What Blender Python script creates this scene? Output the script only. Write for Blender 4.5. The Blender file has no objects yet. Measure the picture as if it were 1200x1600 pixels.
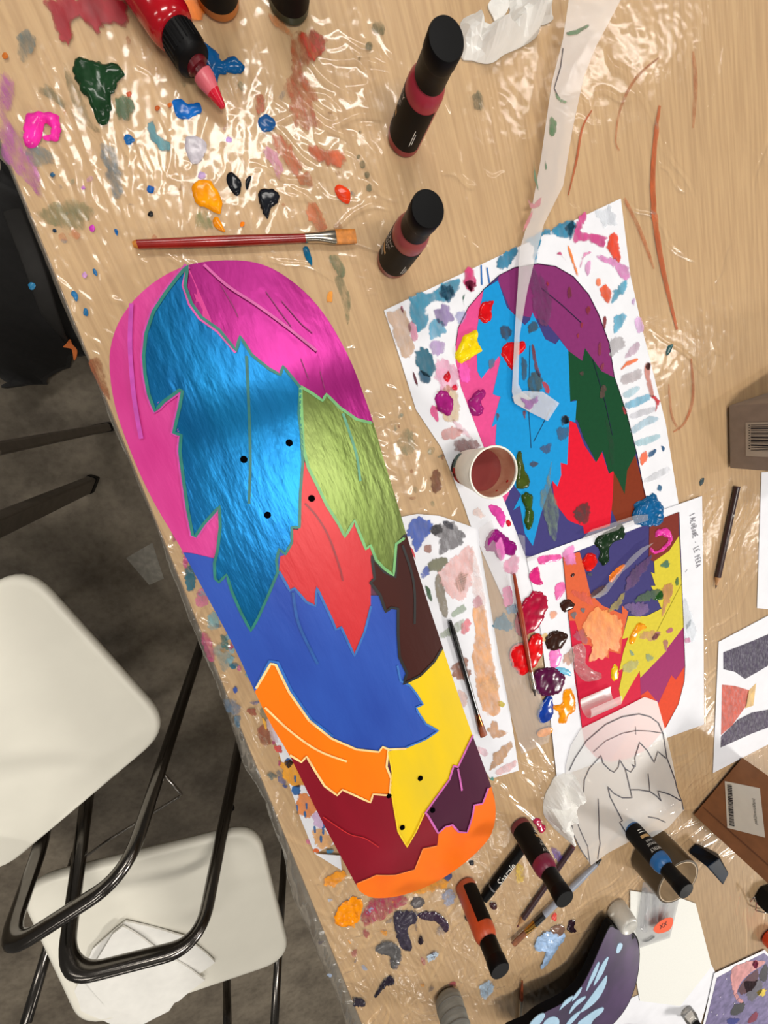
import bpy, bmesh, math, random
import numpy as np
from mathutils import Vector, Matrix
from mathutils.geometry import delaunay_2d_cdt

random.seed(7)
rng = np.random.default_rng(7)
S = bpy.context.scene
COL = S.collection
T = 0.75                      # table top height (m)

# ------------------------------------------------------------------ camera
F_PX = 605.0
CAM = np.array([0.01531136, 0.01240893, 1.15110265])
RW = np.array([[0.9138746, -0.31293406, 0.25866093],
               [-0.36702019, -0.90915688, 0.19679925],
               [0.17357818, -0.27478362, -0.94570851]])
cd = bpy.data.cameras.new('camera')
cam = bpy.data.objects.new('camera', cd)
COL.objects.link(cam)
cd.sensor_fit = 'VERTICAL'
cd.sensor_height = 36.0
cd.sensor_width = 27.0
cd.lens = F_PX / 1600.0 * 36.0
cd.clip_start = 0.01
m = Matrix.Identity(4)
for i in range(3):
    m[i][0] = RW[0][i]; m[i][1] = -RW[1][i]; m[i][2] = -RW[2][i]; m[i][3] = CAM[i]
cam.matrix_world = m
S.camera = cam

# ------------------------------------------------------------------ world, lamps, exposure
w = bpy.data.worlds.new('room_ambient'); S.world = w
w.use_nodes = True
w.node_tree.nodes['Background'].inputs[0].default_value = (0.95, 0.88, 0.78, 1)
w.node_tree.nodes['Background'].inputs[1].default_value = 0.09


def area(name, loc, size, energy, color=(1, 0.955, 0.89), rot=(0, 0, 0)):
    l = bpy.data.lights.new(name, 'AREA')
    l.shape = 'RECTANGLE'; l.size = size[0]; l.size_y = size[1]
    l.energy = energy; l.color = color
    o = bpy.data.objects.new(name, l); COL.objects.link(o)
    o.location = loc; o.rotation_euler = rot
    return o


area('ceiling_lamp_over_table', (0.15, -0.36, 2.75), (0.9, 0.14), 17)
area('ceiling_lamp_far_row', (0.42, 1.42, 2.75), (1.3, 0.2), 22)
area('ceiling_lamp_near_row', (2.0, -3.1, 2.75), (0.5, 0.5), 105)
for x_, y_, en_ in ((-1.9, 1.4, 9), (2.5, 1.4, 9), (-1.9, -0.36, 8), (2.4, -0.36, 11), (-1.8, -2.1, 8), (0.0, -3.9, 10), (2.6, -3.9, 10), (0.4, 3.2, 9), (3.4, -2.0, 11)):
    area('ceiling_lamp', (x_, y_, 2.75), (1.1, 0.14), en_)
S.view_settings.view_transform = 'Standard'
S.view_settings.look = 'None'
S.view_settings.gamma = 1.0
S.view_settings.use_curve_mapping = False
S.view_settings.exposure = 0.22

# ------------------------------------------------------------------ geometry helpers


def at(px, py, z=T):
    """point of the place at height z that the photograph shows at pixel px, py"""
    d = RW.T @ np.array([(px - 600) / F_PX, (py - 800) / F_PX, 1.0])
    return CAM + d * ((z - CAM[2]) / d[2])


def on(px, py, surf, off=0.0):
    z = T
    for _ in range(12):
        p = at(px, py, z)
        z = float(surf(np.array([p[0]]), np.array([p[1]]))[0]) + off
    return at(px, py, z)


def cr(x0, y0, s, pts):
    return [(x0 + a / s, y0 + b / s) for a, b in pts]


WORLD = {}


def tag(o, label=None, cat=None, group=None, kind=None):
    if label: o['label'] = label
    if cat: o['category'] = cat
    if group: o['group'] = group
    if kind: o['kind'] = kind
    return o


def empty(name, loc, label=None, cat=None, group=None):
    o = bpy.data.objects.new(name, None)
    o.empty_display_size = 0.02
    COL.objects.link(o)
    o.location = loc
    WORLD[o.name] = Vector(loc)
    return tag(o, label, cat, group)


def build(name, verts, faces, mat, parent=None, smooth=False, origin=None, edge=None):
    """one mesh object from world-space vertices"""
    if parent is not None:
        org = WORLD[parent.name]
    else:
        if origin is None:
            v = np.array(verts); origin = (v[:, 0].mean(), v[:, 1].mean(), v[:, 2].min())
        org = Vector(origin)
    v = np.array(verts, float) - np.array(org)
    me = bpy.data.meshes.new(name)
    me.from_pydata(v.tolist(), [], [list(f) for f in faces])
    me.update()
    if smooth:
        me.polygons.foreach_set('use_smooth', [True] * len(me.polygons))
    me.materials.append(mat)
    if edge is not None:
        at_ = me.attributes.new('edge', 'FLOAT', 'POINT')
        at_.data.foreach_set('value', np.r_[np.asarray(edge, float), np.zeros(len(v) - len(edge))].astype(np.float32))
    o = bpy.data.objects.new(name, me)
    COL.objects.link(o)
    if parent is not None:
        o.parent = parent
    else:
        o.location = org
    WORLD[o.name] = org
    return o


class MB:
    def __init__(self):
        self.v = []; self.f = []

    def add(self, v, f):
        n = len(self.v)
        self.v += [tuple(map(float, p)) for p in v]
        self.f += [tuple(i + n for i in q) for q in f]
        return self

    def box(self, c, sx, sy, sz, rz=0.0, tilt=None):
        co, si = math.cos(rz), math.sin(rz)
        v = []
        for z in (-1, 1):
            for x, y in ((-1, -1), (1, -1), (1, 1), (-1, 1)):
                a, b = x * sx / 2, y * sy / 2
                v.append((c[0] + a * co - b * si, c[1] + a * si + b * co, c[2] + z * sz / 2))
        return self.add(v, [(3, 2, 1, 0), (4, 5, 6, 7), (0, 1, 5, 4), (1, 2, 6, 5), (2, 3, 7, 6), (3, 0, 4, 7)])

    def prism(self, poly, z0, z1):
        n = len(poly)
        a = sum(poly[i][0] * poly[(i + 1) % n][1] - poly[(i + 1) % n][0] * poly[i][1] for i in range(n))
        if a < 0: poly = poly[::-1]
        v = [(p[0], p[1], z0) for p in poly] + [(p[0], p[1], z1) for p in poly]
        f = [tuple(range(n - 1, -1, -1)), tuple(range(n, 2 * n))]
        f += [(i, (i + 1) % n, n + (i + 1) % n, n + i) for i in range(n)]
        return self.add(v, f)

    def lathe(self, prof, c, n=40, axis=None, cap=True):
        """prof: (r, h) list along axis from point c"""
        ax = Vector(axis or (0, 0, 1)).normalized()
        e1 = ax.orthogonal().normalized(); e2 = ax.cross(e1)
        c = Vector(c)
        v = []
        for r, h in prof:
            for k in range(n):
                t = 2 * math.pi * k / n
                v.append(c + ax * h + (e1 * math.cos(t) + e2 * math.sin(t)) * max(r, 1e-6))
        f = []
        for i in range(len(prof) - 1):
            for k in range(n):
                f.append((i * n + k, i * n + (k + 1) % n, (i + 1) * n + (k + 1) % n, (i + 1) * n + k))
        if cap and prof[0][0] > 1e-5: f.append(tuple(range(n - 1, -1, -1)))
        if cap and prof[-1][0] > 1e-5: f.append(tuple((len(prof) - 1) * n + k for k in range(n)))
        return self.add(v, f)

    def tube(self, pts, rx, ry=None, n=12, up=(0, 0, 1), cap=True):
        """sweep an ellipse (rx across 'up', ry along 'up') along a polyline"""
        ry = ry or rx
        P = [Vector(p) for p in pts]
        v = []
        prevn = None
        for i, p in enumerate(P):
            t = (P[min(i + 1, len(P) - 1)] - P[max(i - 1, 0)]).normalized()
            u = Vector(up)
            s = t.cross(u)
            if s.length < 1e-3: s = prevn or t.orthogonal()
            s.normalize(); prevn = s
            u2 = s.cross(t)
            rr = rx[i] if isinstance(rx, (list, tuple)) else rx
            rq = ry[i] if isinstance(ry, (list, tuple)) else ry
            for k in range(n):
                a = 2 * math.pi * k / n
                v.append(p + s * (rr * math.cos(a)) + u2 * (rq * math.sin(a)))
        f = []
        for i in range(len(P) - 1):
            for k in range(n):
                f.append((i * n + k, (i + 1) * n + k, (i + 1) * n + (k + 1) % n, i * n + (k + 1) % n))
        if cap:
            f.append(tuple(range(n))); f.append(tuple((len(P) - 1) * n + k for k in range(n - 1, -1, -1)))
        return self.add(v, f)

    def build(self, name, mat, parent=None, smooth=False, origin=None, bevel=0.0):
        o = build(name, self.v, self.f, mat, parent, smooth, origin)
        if bevel:
            b = o.modifiers.new('bevel', 'BEVEL'); b.width = bevel; b.segments = 2; b.limit_method = 'ANGLE'
        return o


def smooth_angle(o, deg=40):
    me = o.data
    me.polygons.foreach_set('use_smooth', [True] * len(me.polygons))
    bm = bmesh.new(); bm.from_mesh(me)
    for e in bm.edges:
        if len(e.link_faces) == 2 and e.calc_face_angle(0) > math.radians(deg):
            e.smooth = False
    bm.to_mesh(me); bm.free()
    return o


def bend(pts, r, n=6):
    """round the inner corners of a 3D polyline"""
    P = [Vector(p) for p in pts]
    out = [P[0]]
    for i in range(1, len(P) - 1):
        a = (P[i - 1] - P[i]); b = (P[i + 1] - P[i])
        q = min(r, a.length * 0.45, b.length * 0.45)
        A = P[i] + a.normalized() * q; B = P[i] + b.normalized() * q
        for k in range(n + 1):
            t = k / n
            out.append(A * (1 - t) ** 2 + P[i] * 2 * t * (1 - t) + B * t * t)
    out.append(P[-1])
    return out


def spline(pts, n=5, closed=True):
    P = np.array(pts, float); N = len(P); out = []
    rngs = range(N) if closed else range(N - 1)
    for i in rngs:
        if closed:
            p0, p1, p2, p3 = P[i - 1], P[i], P[(i + 1) % N], P[(i + 2) % N]
        else:
            p0, p1, p2, p3 = P[max(i - 1, 0)], P[i], P[i + 1], P[min(i + 2, N - 1)]
        for k in range(n):
            t = k / n
            out.append(tuple(0.5 * ((2 * p1) + (-p0 + p2) * t + (2 * p0 - 5 * p1 + 4 * p2 - p3) * t * t + (-p0 + 3 * p1 - 3 * p2 + p3) * t ** 3)))
    if not closed: out.append(tuple(P[-1]))
    return out


def inside(poly, X, Y):
    P = np.array(poly); r = np.zeros(X.shape, bool); j = len(P) - 1
    for i in range(len(P)):
        xi, yi = P[i]; xj, yj = P[j]
        if yi != yj:
            c = ((yi > Y) != (yj > Y)) & (X < (xj - xi) * (Y - yi) / (yj - yi) + xi)
            r ^= c
        j = i
    return r


def dist(poly, X, Y):
    P = np.array(poly); d = np.full(X.shape, 1e9)
    for i in range(len(P)):
        a = P[i]; b = P[(i + 1) % len(P)]; ab = b - a; L = max(ab @ ab, 1e-14)
        t = np.clip(((X - a[0]) * ab[0] + (Y - a[1]) * ab[1]) / L, 0, 1)
        d = np.minimum(d, np.hypot(X - a[0] - t * ab[0], Y - a[1] - t * ab[1]))
    return d


def cdt(poly, step):
    """triangulate a polygon with an inner grid; returns xy array, tris"""
    P = np.array(poly)
    lo, hi = P.min(0), P.max(0)
    gx, gy = np.meshgrid(np.arange(lo[0], hi[0], step), np.arange(lo[1], hi[1], step))
    gx = gx.ravel(); gy = gy.ravel()
    if len(gx):
        k = inside(poly, gx, gy); gx, gy = gx[k], gy[k]
    if len(gx):
        k = dist(poly, gx, gy) > 0.35 * step; gx, gy = gx[k], gy[k]
    vs = [Vector((p[0], p[1])) for p in poly] + [Vector((a, b)) for a, b in zip(gx, gy)]
    n = len(poly)
    r = delaunay_2d_cdt(vs, [], [list(range(n))], 1, 1e-7)
    v = np.array([(p.x, p.y) for p in r[0]]); f = [list(q) for q in r[2]]
    # counter-clockwise
    for q in f:
        a, b, c = v[q[0]], v[q[1]], v[q[2]]
        if (b[0] - a[0]) * (c[1] - a[1]) - (b[1] - a[1]) * (c[0] - a[0]) < 0: q.reverse()
    return v, f


def densify(P, step, closed=True):
    out = []
    N = len(P)
    for i in range(N if closed else N - 1):
        a = np.array(P[i]); b = np.array(P[(i + 1) % N])
        k = max(1, int(math.ceil(np.linalg.norm(b - a) / step)))
        for j in range(k): out.append(tuple(a + (b - a) * j / k))
    if not closed: out.append(tuple(P[-1]))
    return out


def skirt(v, f, depth):
    cnt = {}
    for q in f:
        for i in range(len(q)):
            a, b = q[i], q[(i + 1) % len(q)]
            cnt[(a, b)] = 1
    be = [(a, b) for (a, b) in cnt if (b, a) not in cnt]
    idx = {}
    v = list(map(tuple, v)); f = list(f)
    for a, b in be:
        for k in (a, b):
            if k not in idx:
                idx[k] = len(v); v.append(v[k]); v.append((v[k][0], v[k][1], v[k][2] - depth))
        f.append((idx[b], idx[a], idx[a] + 1, idx[b] + 1))
    return v, f


def ragged(pts, amp):
    """uneven brush-made outline"""
    BL[0] += 1
    Q = np.array(pts); c = Q.mean(0); D = Q - c; D /= (np.linalg.norm(D, axis=1)[:, None] + 1e-9)
    n = vnoise(Q[:, 0], Q[:, 1], 0.006, BL[0]) * 0.6 + vnoise(Q[:, 0], Q[:, 1], 0.0022, BL[0] + 9) * 0.6 - 0.6
    return [tuple(p) for p in Q + D * (n * 2 * amp)[:, None]]


BL = [0]


def patch(name, px, mat, parent, surf, off=0.0003, step=0.008, depth=None, smooth=True, world=False, origin=None, ew=0.0):
    """thin layer lying on a surface; outline given in photo pixels"""
    pts = [tuple(p) for p in px] if world else [tuple(on(a, b, surf, off)[:2]) for a, b in px]
    if ew:
        Q = np.array(pts); sz = Q.max(0) - Q.min(0)
        step = float(np.clip(max(sz) / 22, 0.0014, 0.006)); ew = float(np.clip(0.30 * min(sz), 0.0015, ew))
    pts = densify(pts, step)
    if ew: pts = ragged(pts, min(0.0040, 0.16 * min(sz)))
    xy, f = cdt(pts, step)
    z = surf(xy[:, 0], xy[:, 1]) + off
    v = np.c_[xy, z]
    eg = None
    if ew:
        eg = np.clip(dist(pts, xy[:, 0], xy[:, 1]) / ew, 0, 1)
    else:
        v, f = skirt(v, f, depth if depth is not None else max(off * 0.9, 0.0002))
    return build(name, v, f, mat, parent, smooth, origin, eg)


def vnoise(X, Y, s, seed=0):
    """smooth value noise"""
    x = X / s + 37.3 * seed; y = Y / s + 11.7 * seed
    xi = np.floor(x).astype(int); yi = np.floor(y).astype(int)
    fx = x - xi; fy = y - yi
    fx = fx * fx * (3 - 2 * fx); fy = fy * fy * (3 - 2 * fy)

    def h(a, b):
        n = (a * 374761393 + b * 668265263 + seed * 974711) & 0x7fffffff
        n = ((n ^ (n >> 13)) * 1274126177) & 0x7fffffff
        return ((n ^ (n >> 16)) & 0xffff) / 65535.0
    return (h(xi, yi) * (1 - fx) + h(xi + 1, yi) * fx) * (1 - fy) + (h(xi, yi + 1) * (1 - fx) + h(xi + 1, yi + 1) * fx) * fy


def blob(name, px, h, mat, parent, surf, off=0.0002, step=0.0016, edge=0.004, lump=0.5, round_=True):
    """thick wet paint: a raised body with lumps and ridges"""
    BL[0] += 1
    px = spline(px, 4) if round_ else px
    pts = [tuple(on(a, b, surf, off)[:2]) for a, b in px]
    P = np.array(pts); size = max(P.max(0) - P.min(0))
    step = max(step, size / 45)
    pts = ragged(densify(pts, step * 1.3), min(0.0022, 0.06 * size))
    xy, f = cdt(pts, step)
    d = dist(pts, xy[:, 0], xy[:, 1])
    prof = np.sqrt(np.clip(1 - (1 - np.clip(d / edge, 0, 1)) ** 2, 0, 1))
    nz = vnoise(xy[:, 0] + 0.4 * xy[:, 1], xy[:, 1], 0.011, BL[0]) * 0.65 + vnoise(xy[:, 0], xy[:, 1] - 0.6 * xy[:, 0], 0.0055, BL[0] + 50) * 0.35
    z = surf(xy[:, 0], xy[:, 1]) + off + h * prof * (1 - lump + lump * 1.6 * nz)
    v, f = skirt(np.c_[xy, z], f, off + 0.0002)
    return build(name, v, f, mat, parent, True)


def ribbon(name, px, width, mat, parent, surf, off=0.0005, step=0.005, closed=False, taper=False, world=False, round_=False):
    if round_: px = spline(px, 5, closed)
    pts = [tuple(p) for p in px] if world else [tuple(on(a, b, surf, off)[:2]) for a, b in px]
    pts = np.array(densify(pts, step, closed))
    N = len(pts)
    L = np.zeros((N, 2))
    for i in range(N):
        a = pts[i - 1] if (i or closed) else pts[i]
        b = pts[(i + 1) % N] if (i < N - 1 or closed) else pts[i]
        t = b - a
        t = t / (np.linalg.norm(t) + 1e-12)
        L[i] = (-t[1], t[0])
    ww = np.full(N, width / 2.0)
    if taper:
        s = np.linspace(0, 1, N); ww = ww * (0.35 + 0.65 * np.sin(np.pi * np.clip(s, 0.02, 0.98)) ** 0.7)
    A = pts + L * ww[:, None]; B = pts - L * ww[:, None]
    za = surf(A[:, 0], A[:, 1]) + off; zb = surf(B[:, 0], B[:, 1]) + off
    v = [(*A[i], za[i]) for i in range(N)] + [(*B[i], zb[i]) for i in range(N)]
    f = [(N + i, N + (i + 1) % N, (i + 1) % N, i) for i in range(N if closed else N - 1)]
    return build(name, v, f, mat, parent, True, edge=np.ones(len(v)))


def flat(z):
    return lambda x, y: np.full(np.shape(x), float(z))


# ------------------------------------------------------------------ materials


def lin(c):
    out = []
    for v in c:
        v = v / 255.0
        out.append(v / 12.92 if v <= 0.04045 else ((v + 0.055) / 1.055) ** 2.4)
    return (*out, 1.0)


MATS = {}


def mat(key, rgb, rough=0.5, metal=0.0, spec=0.5, var=0.10, nscale=60.0, bump=0.0, bscale=200.0, stretch=(1, 1, 1), coat=0.0, rgb2=None, alpha=1.0, anoise=0.0, ascale=70.0, trans=0.0, sheen=0.0, fade=False):
    """procedural principled paint/plastic/paper: noise-varied colour, optional fine relief, optional patchy cover"""
    if key in MATS: return MATS[key]
    M = bpy.data.materials.new(key); M.use_nodes = True
    nt = M.node_tree; N = nt.nodes; L = nt.links
    b = N['Principled BSDF']; out = N['Material Output']
    tc = N.new('ShaderNodeTexCoord'); mp = N.new('ShaderNodeMapping')
    mp.inputs['Scale'].default_value = stretch
    L.new(tc.outputs['Object'], mp.inputs['Vector'])
    nz = N.new('ShaderNodeTexNoise'); nz.inputs['Scale'].default_value = nscale; nz.inputs['Detail'].default_value = 4
    L.new(mp.outputs[0], nz.inputs['Vector'])
    mx = N.new('ShaderNodeMix'); mx.data_type = 'RGBA'
    c = lin(rgb)
    if rgb2 is None:
        c1 = tuple(max(0, v * (1 - var * 1.5)) for v in c[:3]) + (1,)
        c2 = tuple(min(1, v * (1 + var * 1.5)) for v in c[:3]) + (1,)
    else:
        c1, c2 = c, lin(rgb2)
    rp = N.new('ShaderNodeValToRGB'); rp.color_ramp.elements[0].position = 0.3; rp.color_ramp.elements[1].position = 0.7
    L.new(nz.outputs['Fac'], rp.inputs[0])
    L.new(rp.outputs[0], mx.inputs[0]); mx.inputs[6].default_value = c1; mx.inputs[7].default_value = c2
    L.new(mx.outputs[2], b.inputs['Base Color'])
    b.inputs['Roughness'].default_value = rough
    b.inputs['Metallic'].default_value = metal
    b.inputs['Specular IOR Level'].default_value = spec
    b.inputs['Coat Weight'].default_value = coat
    b.inputs['Coat Roughness'].default_value = 0.08
    b.inputs['Transmission Weight'].default_value = trans
    if sheen: b.inputs['Sheen Weight'].default_value = sheen
    if bump:
        n2 = N.new('ShaderNodeTexNoise'); n2.inputs['Scale'].default_value = bscale; n2.inputs['Detail'].default_value = 3
        L.new(mp.outputs[0], n2.inputs['Vector'])
        bp = N.new('ShaderNodeBump'); bp.inputs['Strength'].default_value = bump; bp.inputs['Distance'].default_value = 0.002
        L.new(n2.outputs['Fac'], bp.inputs['Height']); L.new(bp.outputs[0], b.inputs['Normal'])
        if coat: L.new(bp.outputs[0], b.inputs['Coat Normal'])
    if alpha < 1 or anoise:
        tr = N.new('ShaderNodeBsdfTransparent'); ms = N.new('ShaderNodeMixShader')
        n3 = N.new('ShaderNodeTexNoise'); n3.inputs['Scale'].default_value = ascale; n3.inputs['Detail'].default_value = 5
        n3.inputs['Roughness'].default_value = 0.65
        L.new(mp.outputs[0], n3.inputs['Vector'])
        mr = N.new('ShaderNodeMapRange')
        mr.inputs['From Min'].default_value = 0.5 - 0.22; mr.inputs['From Max'].default_value = 0.5 + 0.22
        mr.inputs['To Min'].default_value = max(0.0, alpha - anoise); mr.inputs['To Max'].default_value = min(1.0, alpha + anoise)
        L.new(n3.outputs['Fac'], mr.inputs['Value'])
        fac = mr.outputs[0]
        if fade:
            ab = N.new('ShaderNodeAttribute'); ab.attribute_name = 'edge'
            m1 = N.new('ShaderNodeMath'); m1.operation = 'MULTIPLY_ADD'; m1.inputs[1].default_value = 2.6; m1.inputs[2].default_value = -0.95
            L.new(n3.outputs['Fac'], m1.inputs[0])
            m2 = N.new('ShaderNodeMath'); m2.operation = 'MULTIPLY_ADD'; m2.inputs[1].default_value = 2.2
            L.new(ab.outputs['Fac'], m2.inputs[0]); L.new(m1.outputs[0], m2.inputs[2]); m2.use_clamp = True
            m3 = N.new('ShaderNodeMath'); m3.operation = 'MULTIPLY'
            L.new(m2.outputs[0], m3.inputs[0]); L.new(fac, m3.inputs[1]); fac = m3.outputs[0]
        L.new(fac, ms.inputs[0]); L.new(tr.outputs[0], ms.inputs[1]); L.new(b.outputs[0], ms.inputs[2])
        L.new(ms.outputs[0], out.inputs['Surface'])
    MATS[key] = M
    return M


def wet(rgb, key=None):
    return mat('wet_paint_%d_%d_%d' % rgb, rgb, 0.17, var=0.16, nscale=120, bump=0.03, bscale=150, spec=0.22)


def dry(rgb, alpha=0.8, an=0.2):
    return mat('dried_paint_%d_%d_%d_%d' % (*rgb, int(alpha * 100)), rgb, 0.45, var=0.16, nscale=90, stretch=(1.0, 0.4, 1.0), alpha=alpha, anoise=an, ascale=210, bump=0.12, bscale=220, fade=True)


def wash(rgb, alpha=0.4):
    return mat('thin_wash_%d_%d_%d_%d' % (*rgb, int(alpha * 100)), rgb, 0.7, var=0.1, nscale=60, alpha=alpha, anoise=alpha * 0.8, ascale=55)


def ink(rgb):
    return mat('print_ink_%d_%d_%d' % rgb, rgb, 0.65, var=0.03, nscale=200, spec=0.10)


def film(key, tint=(1, 1, 1), gloss=0.12, base=0.06, haze=0.0, hazecol=(0.8, 0.78, 0.75), bump=0.6, bscale=90.0, f0=1.0):
    """clear plastic film: see-through with fresnel gloss, some milky haze and crinkle"""
    M = bpy.data.materials.new(key); M.use_nodes = True
    nt = M.node_tree; N = nt.nodes; L = nt.links
    N.remove(N['Principled BSDF']); out = N['Material Output']
    tc = N.new('ShaderNodeTexCoord')
    n1 = N.new('ShaderNodeTexNoise'); n1.inputs['Scale'].default_value = bscale; n1.inputs['Detail'].default_value = 3
    n1.inputs['Distortion'].default_value = 1.2
    L.new(tc.outputs['Object'], n1.inputs['Vector'])
    bp = N.new('ShaderNodeBump'); bp.inputs['Strength'].default_value = bump; bp.inputs['Distance'].default_value = 0.003
    L.new(n1.outputs['Fac'], bp.inputs['Height'])
    tr = N.new('ShaderNodeBsdfTransparent'); tr.inputs[0].default_value = (*tint, 1)
    gl = N.new('ShaderNodeBsdfGlossy'); gl.inputs['Roughness'].default_value = gloss
    L.new(bp.outputs[0], gl.inputs['Normal'])
    fr = N.new('ShaderNodeFresnel'); fr.inputs['IOR'].default_value = 1.5
    L.new(bp.outputs[0], fr.inputs['Normal'])
    ma = N.new('ShaderNodeMath'); ma.operation = 'MULTIPLY_ADD'; ma.inputs[1].default_value = f0; ma.inputs[2].default_value = base
    ma.use_clamp = True
    L.new(fr.outputs[0], ma.inputs[0])
    under = tr.outputs[0]
    if haze:
        df = N.new('ShaderNodeBsdfDiffuse'); df.inputs[0].default_value = (*hazecol, 1)
        mh = N.new('ShaderNodeMixShader'); mh.inputs[0].default_value = haze
        L.new(tr.outputs[0], mh.inputs[1]); L.new(df.outputs[0], mh.inputs[2]); under = mh.outputs[0]
    ms = N.new('ShaderNodeMixShader')
    L.new(ma.outputs[0], ms.inputs[0]); L.new(under, ms.inputs[1]); L.new(gl.outputs[0], ms.inputs[2])
    L.new(ms.outputs[0], out.inputs['Surface'])
    return M


def wood_mat():
    M = bpy.data.materials.new('beech_laminate'); M.use_nodes = True
    nt = M.node_tree; N = nt.nodes; L = nt.links; b = N['Principled BSDF']
    tc = N.new('ShaderNodeTexCoord'); mp = N.new('ShaderNodeMapping')
    mp.inputs['Scale'].default_value = (1.0, 0.045, 1.0); mp.inputs['Rotation'].default_value = (0, 0, math.radians(-4))
    L.new(tc.outputs['Object'], mp.inputs['Vector'])
    n1 = N.new('ShaderNodeTexNoise'); n1.inputs['Scale'].default_value = 260; n1.inputs['Detail'].default_value = 5
    L.new(mp.outputs[0], n1.inputs['Vector'])
    n2 = N.new('ShaderNodeTexNoise'); n2.inputs['Scale'].default_value = 28; n2.inputs['Detail'].default_value = 3
    L.new(mp.outputs[0], n2.inputs['Vector'])
    r = N.new('ShaderNodeValToRGB')
    r.color_ramp.elements[0].position = 0.36; r.color_ramp.elements[0].color = lin((200, 163, 112))
    r.color_ramp.elements[1].position = 0.62; r.color_ramp.elements[1].color = lin((217, 182, 131))
    L.new(n1.outputs['Fac'], r.inputs[0])
    mx = N.new('ShaderNodeMix'); mx.data_type = 'RGBA'; mx.blend_type = 'MULTIPLY'; mx.inputs[0].default_value = 0.5
    r2 = N.new('ShaderNodeValToRGB'); r2.color_ramp.elements[0].color = (0.80, 0.76, 0.70, 1); r2.color_ramp.elements[1].color = (1, 1, 1, 1)
    L.new(n2.outputs['Fac'], r2.inputs[0])
    L.new(r.outputs[0], mx.inputs[6]); L.new(r2.outputs[0], mx.inputs[7]); L.new(mx.outputs[2], b.inputs['Base Color'])
    b.inputs['Roughness'].default_value = 0.5
    return M


def concrete_mat():
    M = bpy.data.materials.new('worn_concrete'); M.use_nodes = True
    nt = M.node_tree; N = nt.nodes; L = nt.links; b = N['Principled BSDF']
    tc = N.new('ShaderNodeTexCoord')
    n1 = N.new('ShaderNodeTexNoise'); n1.inputs['Scale'].default_value = 5; n1.inputs['Detail'].default_value = 8; n1.inputs['Roughness'].default_value = 0.7
    n2 = N.new('ShaderNodeTexNoise'); n2.inputs['Scale'].default_value = 60; n2.inputs['Detail'].default_value = 6
    L.new(tc.outputs['Object'], n1.inputs['Vector']); L.new(tc.outputs['Object'], n2.inputs['Vector'])
    r = N.new('ShaderNodeValToRGB')
    r.color_ramp.elements[0].position = 0.36; r.color_ramp.elements[0].color = lin((84, 75, 63))
    r.color_ramp.elements[1].position = 0.68; r.color_ramp.elements[1].color = lin((128, 118, 102))
    L.new(n1.outputs['Fac'], r.inputs[0])
    r2 = N.new('ShaderNodeValToRGB'); r2.color_ramp.elements[0].position = 0.3; r2.color_ramp.elements[0].color = (0.55, 0.52, 0.48, 1)
    r2.color_ramp.elements[1].position = 0.55; r2.color_ramp.elements[1].color = (1, 1, 1, 1)
    L.new(n2.outputs['Fac'], r2.inputs[0])
    mx = N.new('ShaderNodeMix'); mx.data_type = 'RGBA'; mx.blend_type = 'MULTIPLY'; mx.inputs[0].default_value = 0.45
    L.new(r.outputs[0], mx.inputs[6]); L.new(r2.outputs[0], mx.inputs[7]); L.new(mx.outputs[2], b.inputs['Base Color'])
    b.inputs['Roughness'].default_value = 0.7
    return M


WOOD = wood_mat()
PAPER = mat('white_paper', (226, 227, 233), 0.75, var=0.02, nscale=40, spec=0.2)
PAPER_W = mat('cream_white_card', (226, 226, 220), 0.75, var=0.015, nscale=300, spec=0.2)
BLACKP = mat('black_plastic', (9, 9, 10), 0.45, var=0.05, nscale=300, spec=0.14)
LABEL = mat('black_label', (17, 14, 13), 0.5, var=0.05, spec=0.12)
WHITE_INK = ink((225, 222, 215))
GOLD_INK = ink((196, 160, 110))
DARK_INK = ink((40, 38, 42))
CHAIR_W = mat('white_moulded_plastic', (232, 228, 214), 0.45, var=0.02, nscale=12, spec=0.4)
FRAME_M = mat('black_chrome_tube', (112, 108, 104), 0.2, metal=1.0, var=0.05, spec=0.6)
WIRE_M = mat('steel_wire', (150, 145, 138), 0.25, metal=1.0, var=0.05)

# ------------------------------------------------------------------ room and table
fl = MB().box((0, 0, -0.01), 9, 9, 0.02).build('floor', concrete_mat(), origin=(0, 0, -0.02)); tag(fl, kind='structure', label='worn grey concrete floor under the chairs and table')

EDGE_A = np.array([-0.0945, 0.267]); EDGE_B = np.array([-0.160, -0.460])
ed = (EDGE_B - EDGE_A) / np.linalg.norm(EDGE_B - EDGE_A)       # along the table edge, towards the near end
en = np.array([-ed[1], ed[0]])                                # to the inside of the table


def edge_pt(s, u):
    """s metres along the table edge from the photo's upper end, u metres in from it"""
    return EDGE_A + ed * s + en * u


tb = empty('work_table', (*edge_pt(0.6, 0.5), 0), 'light beech laminate work table covered with clear plastic', 'table')
poly = [tuple(edge_pt(a, b)) for a, b in ((-0.55, 0), (2.15, 0), (2.15, 1.15), (-0.55, 1.15))]
o = MB().prism(poly, T - 0.026, T).build('table_top', WOOD, tb)
MB().prism([tuple(edge_pt(a, b)) for a, b in ((-0.551, -0.0012), (2.151, -0.0012), (2.151, 0), (-0.551, 0))], T - 0.026, T - 0.0003).build('edge_band', mat('edge_banding', (120, 92, 60), 0.5), tb)
LEGM = mat('grey_table_leg', (70, 70, 72), 0.4, metal=0.6)
for a, b in ((-0.4, 0.14), (2.0, 0.14), (2.0, 1.05), (-0.4, 1.05)):
    q = edge_pt(a, b)
    MB().box((q[0], q[1], (T - 0.026) / 2), 0.05, 0.05, T - 0.026, math.atan2(ed[1], ed[0])).build('leg', LEGM, tb, bevel=0.003)

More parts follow.
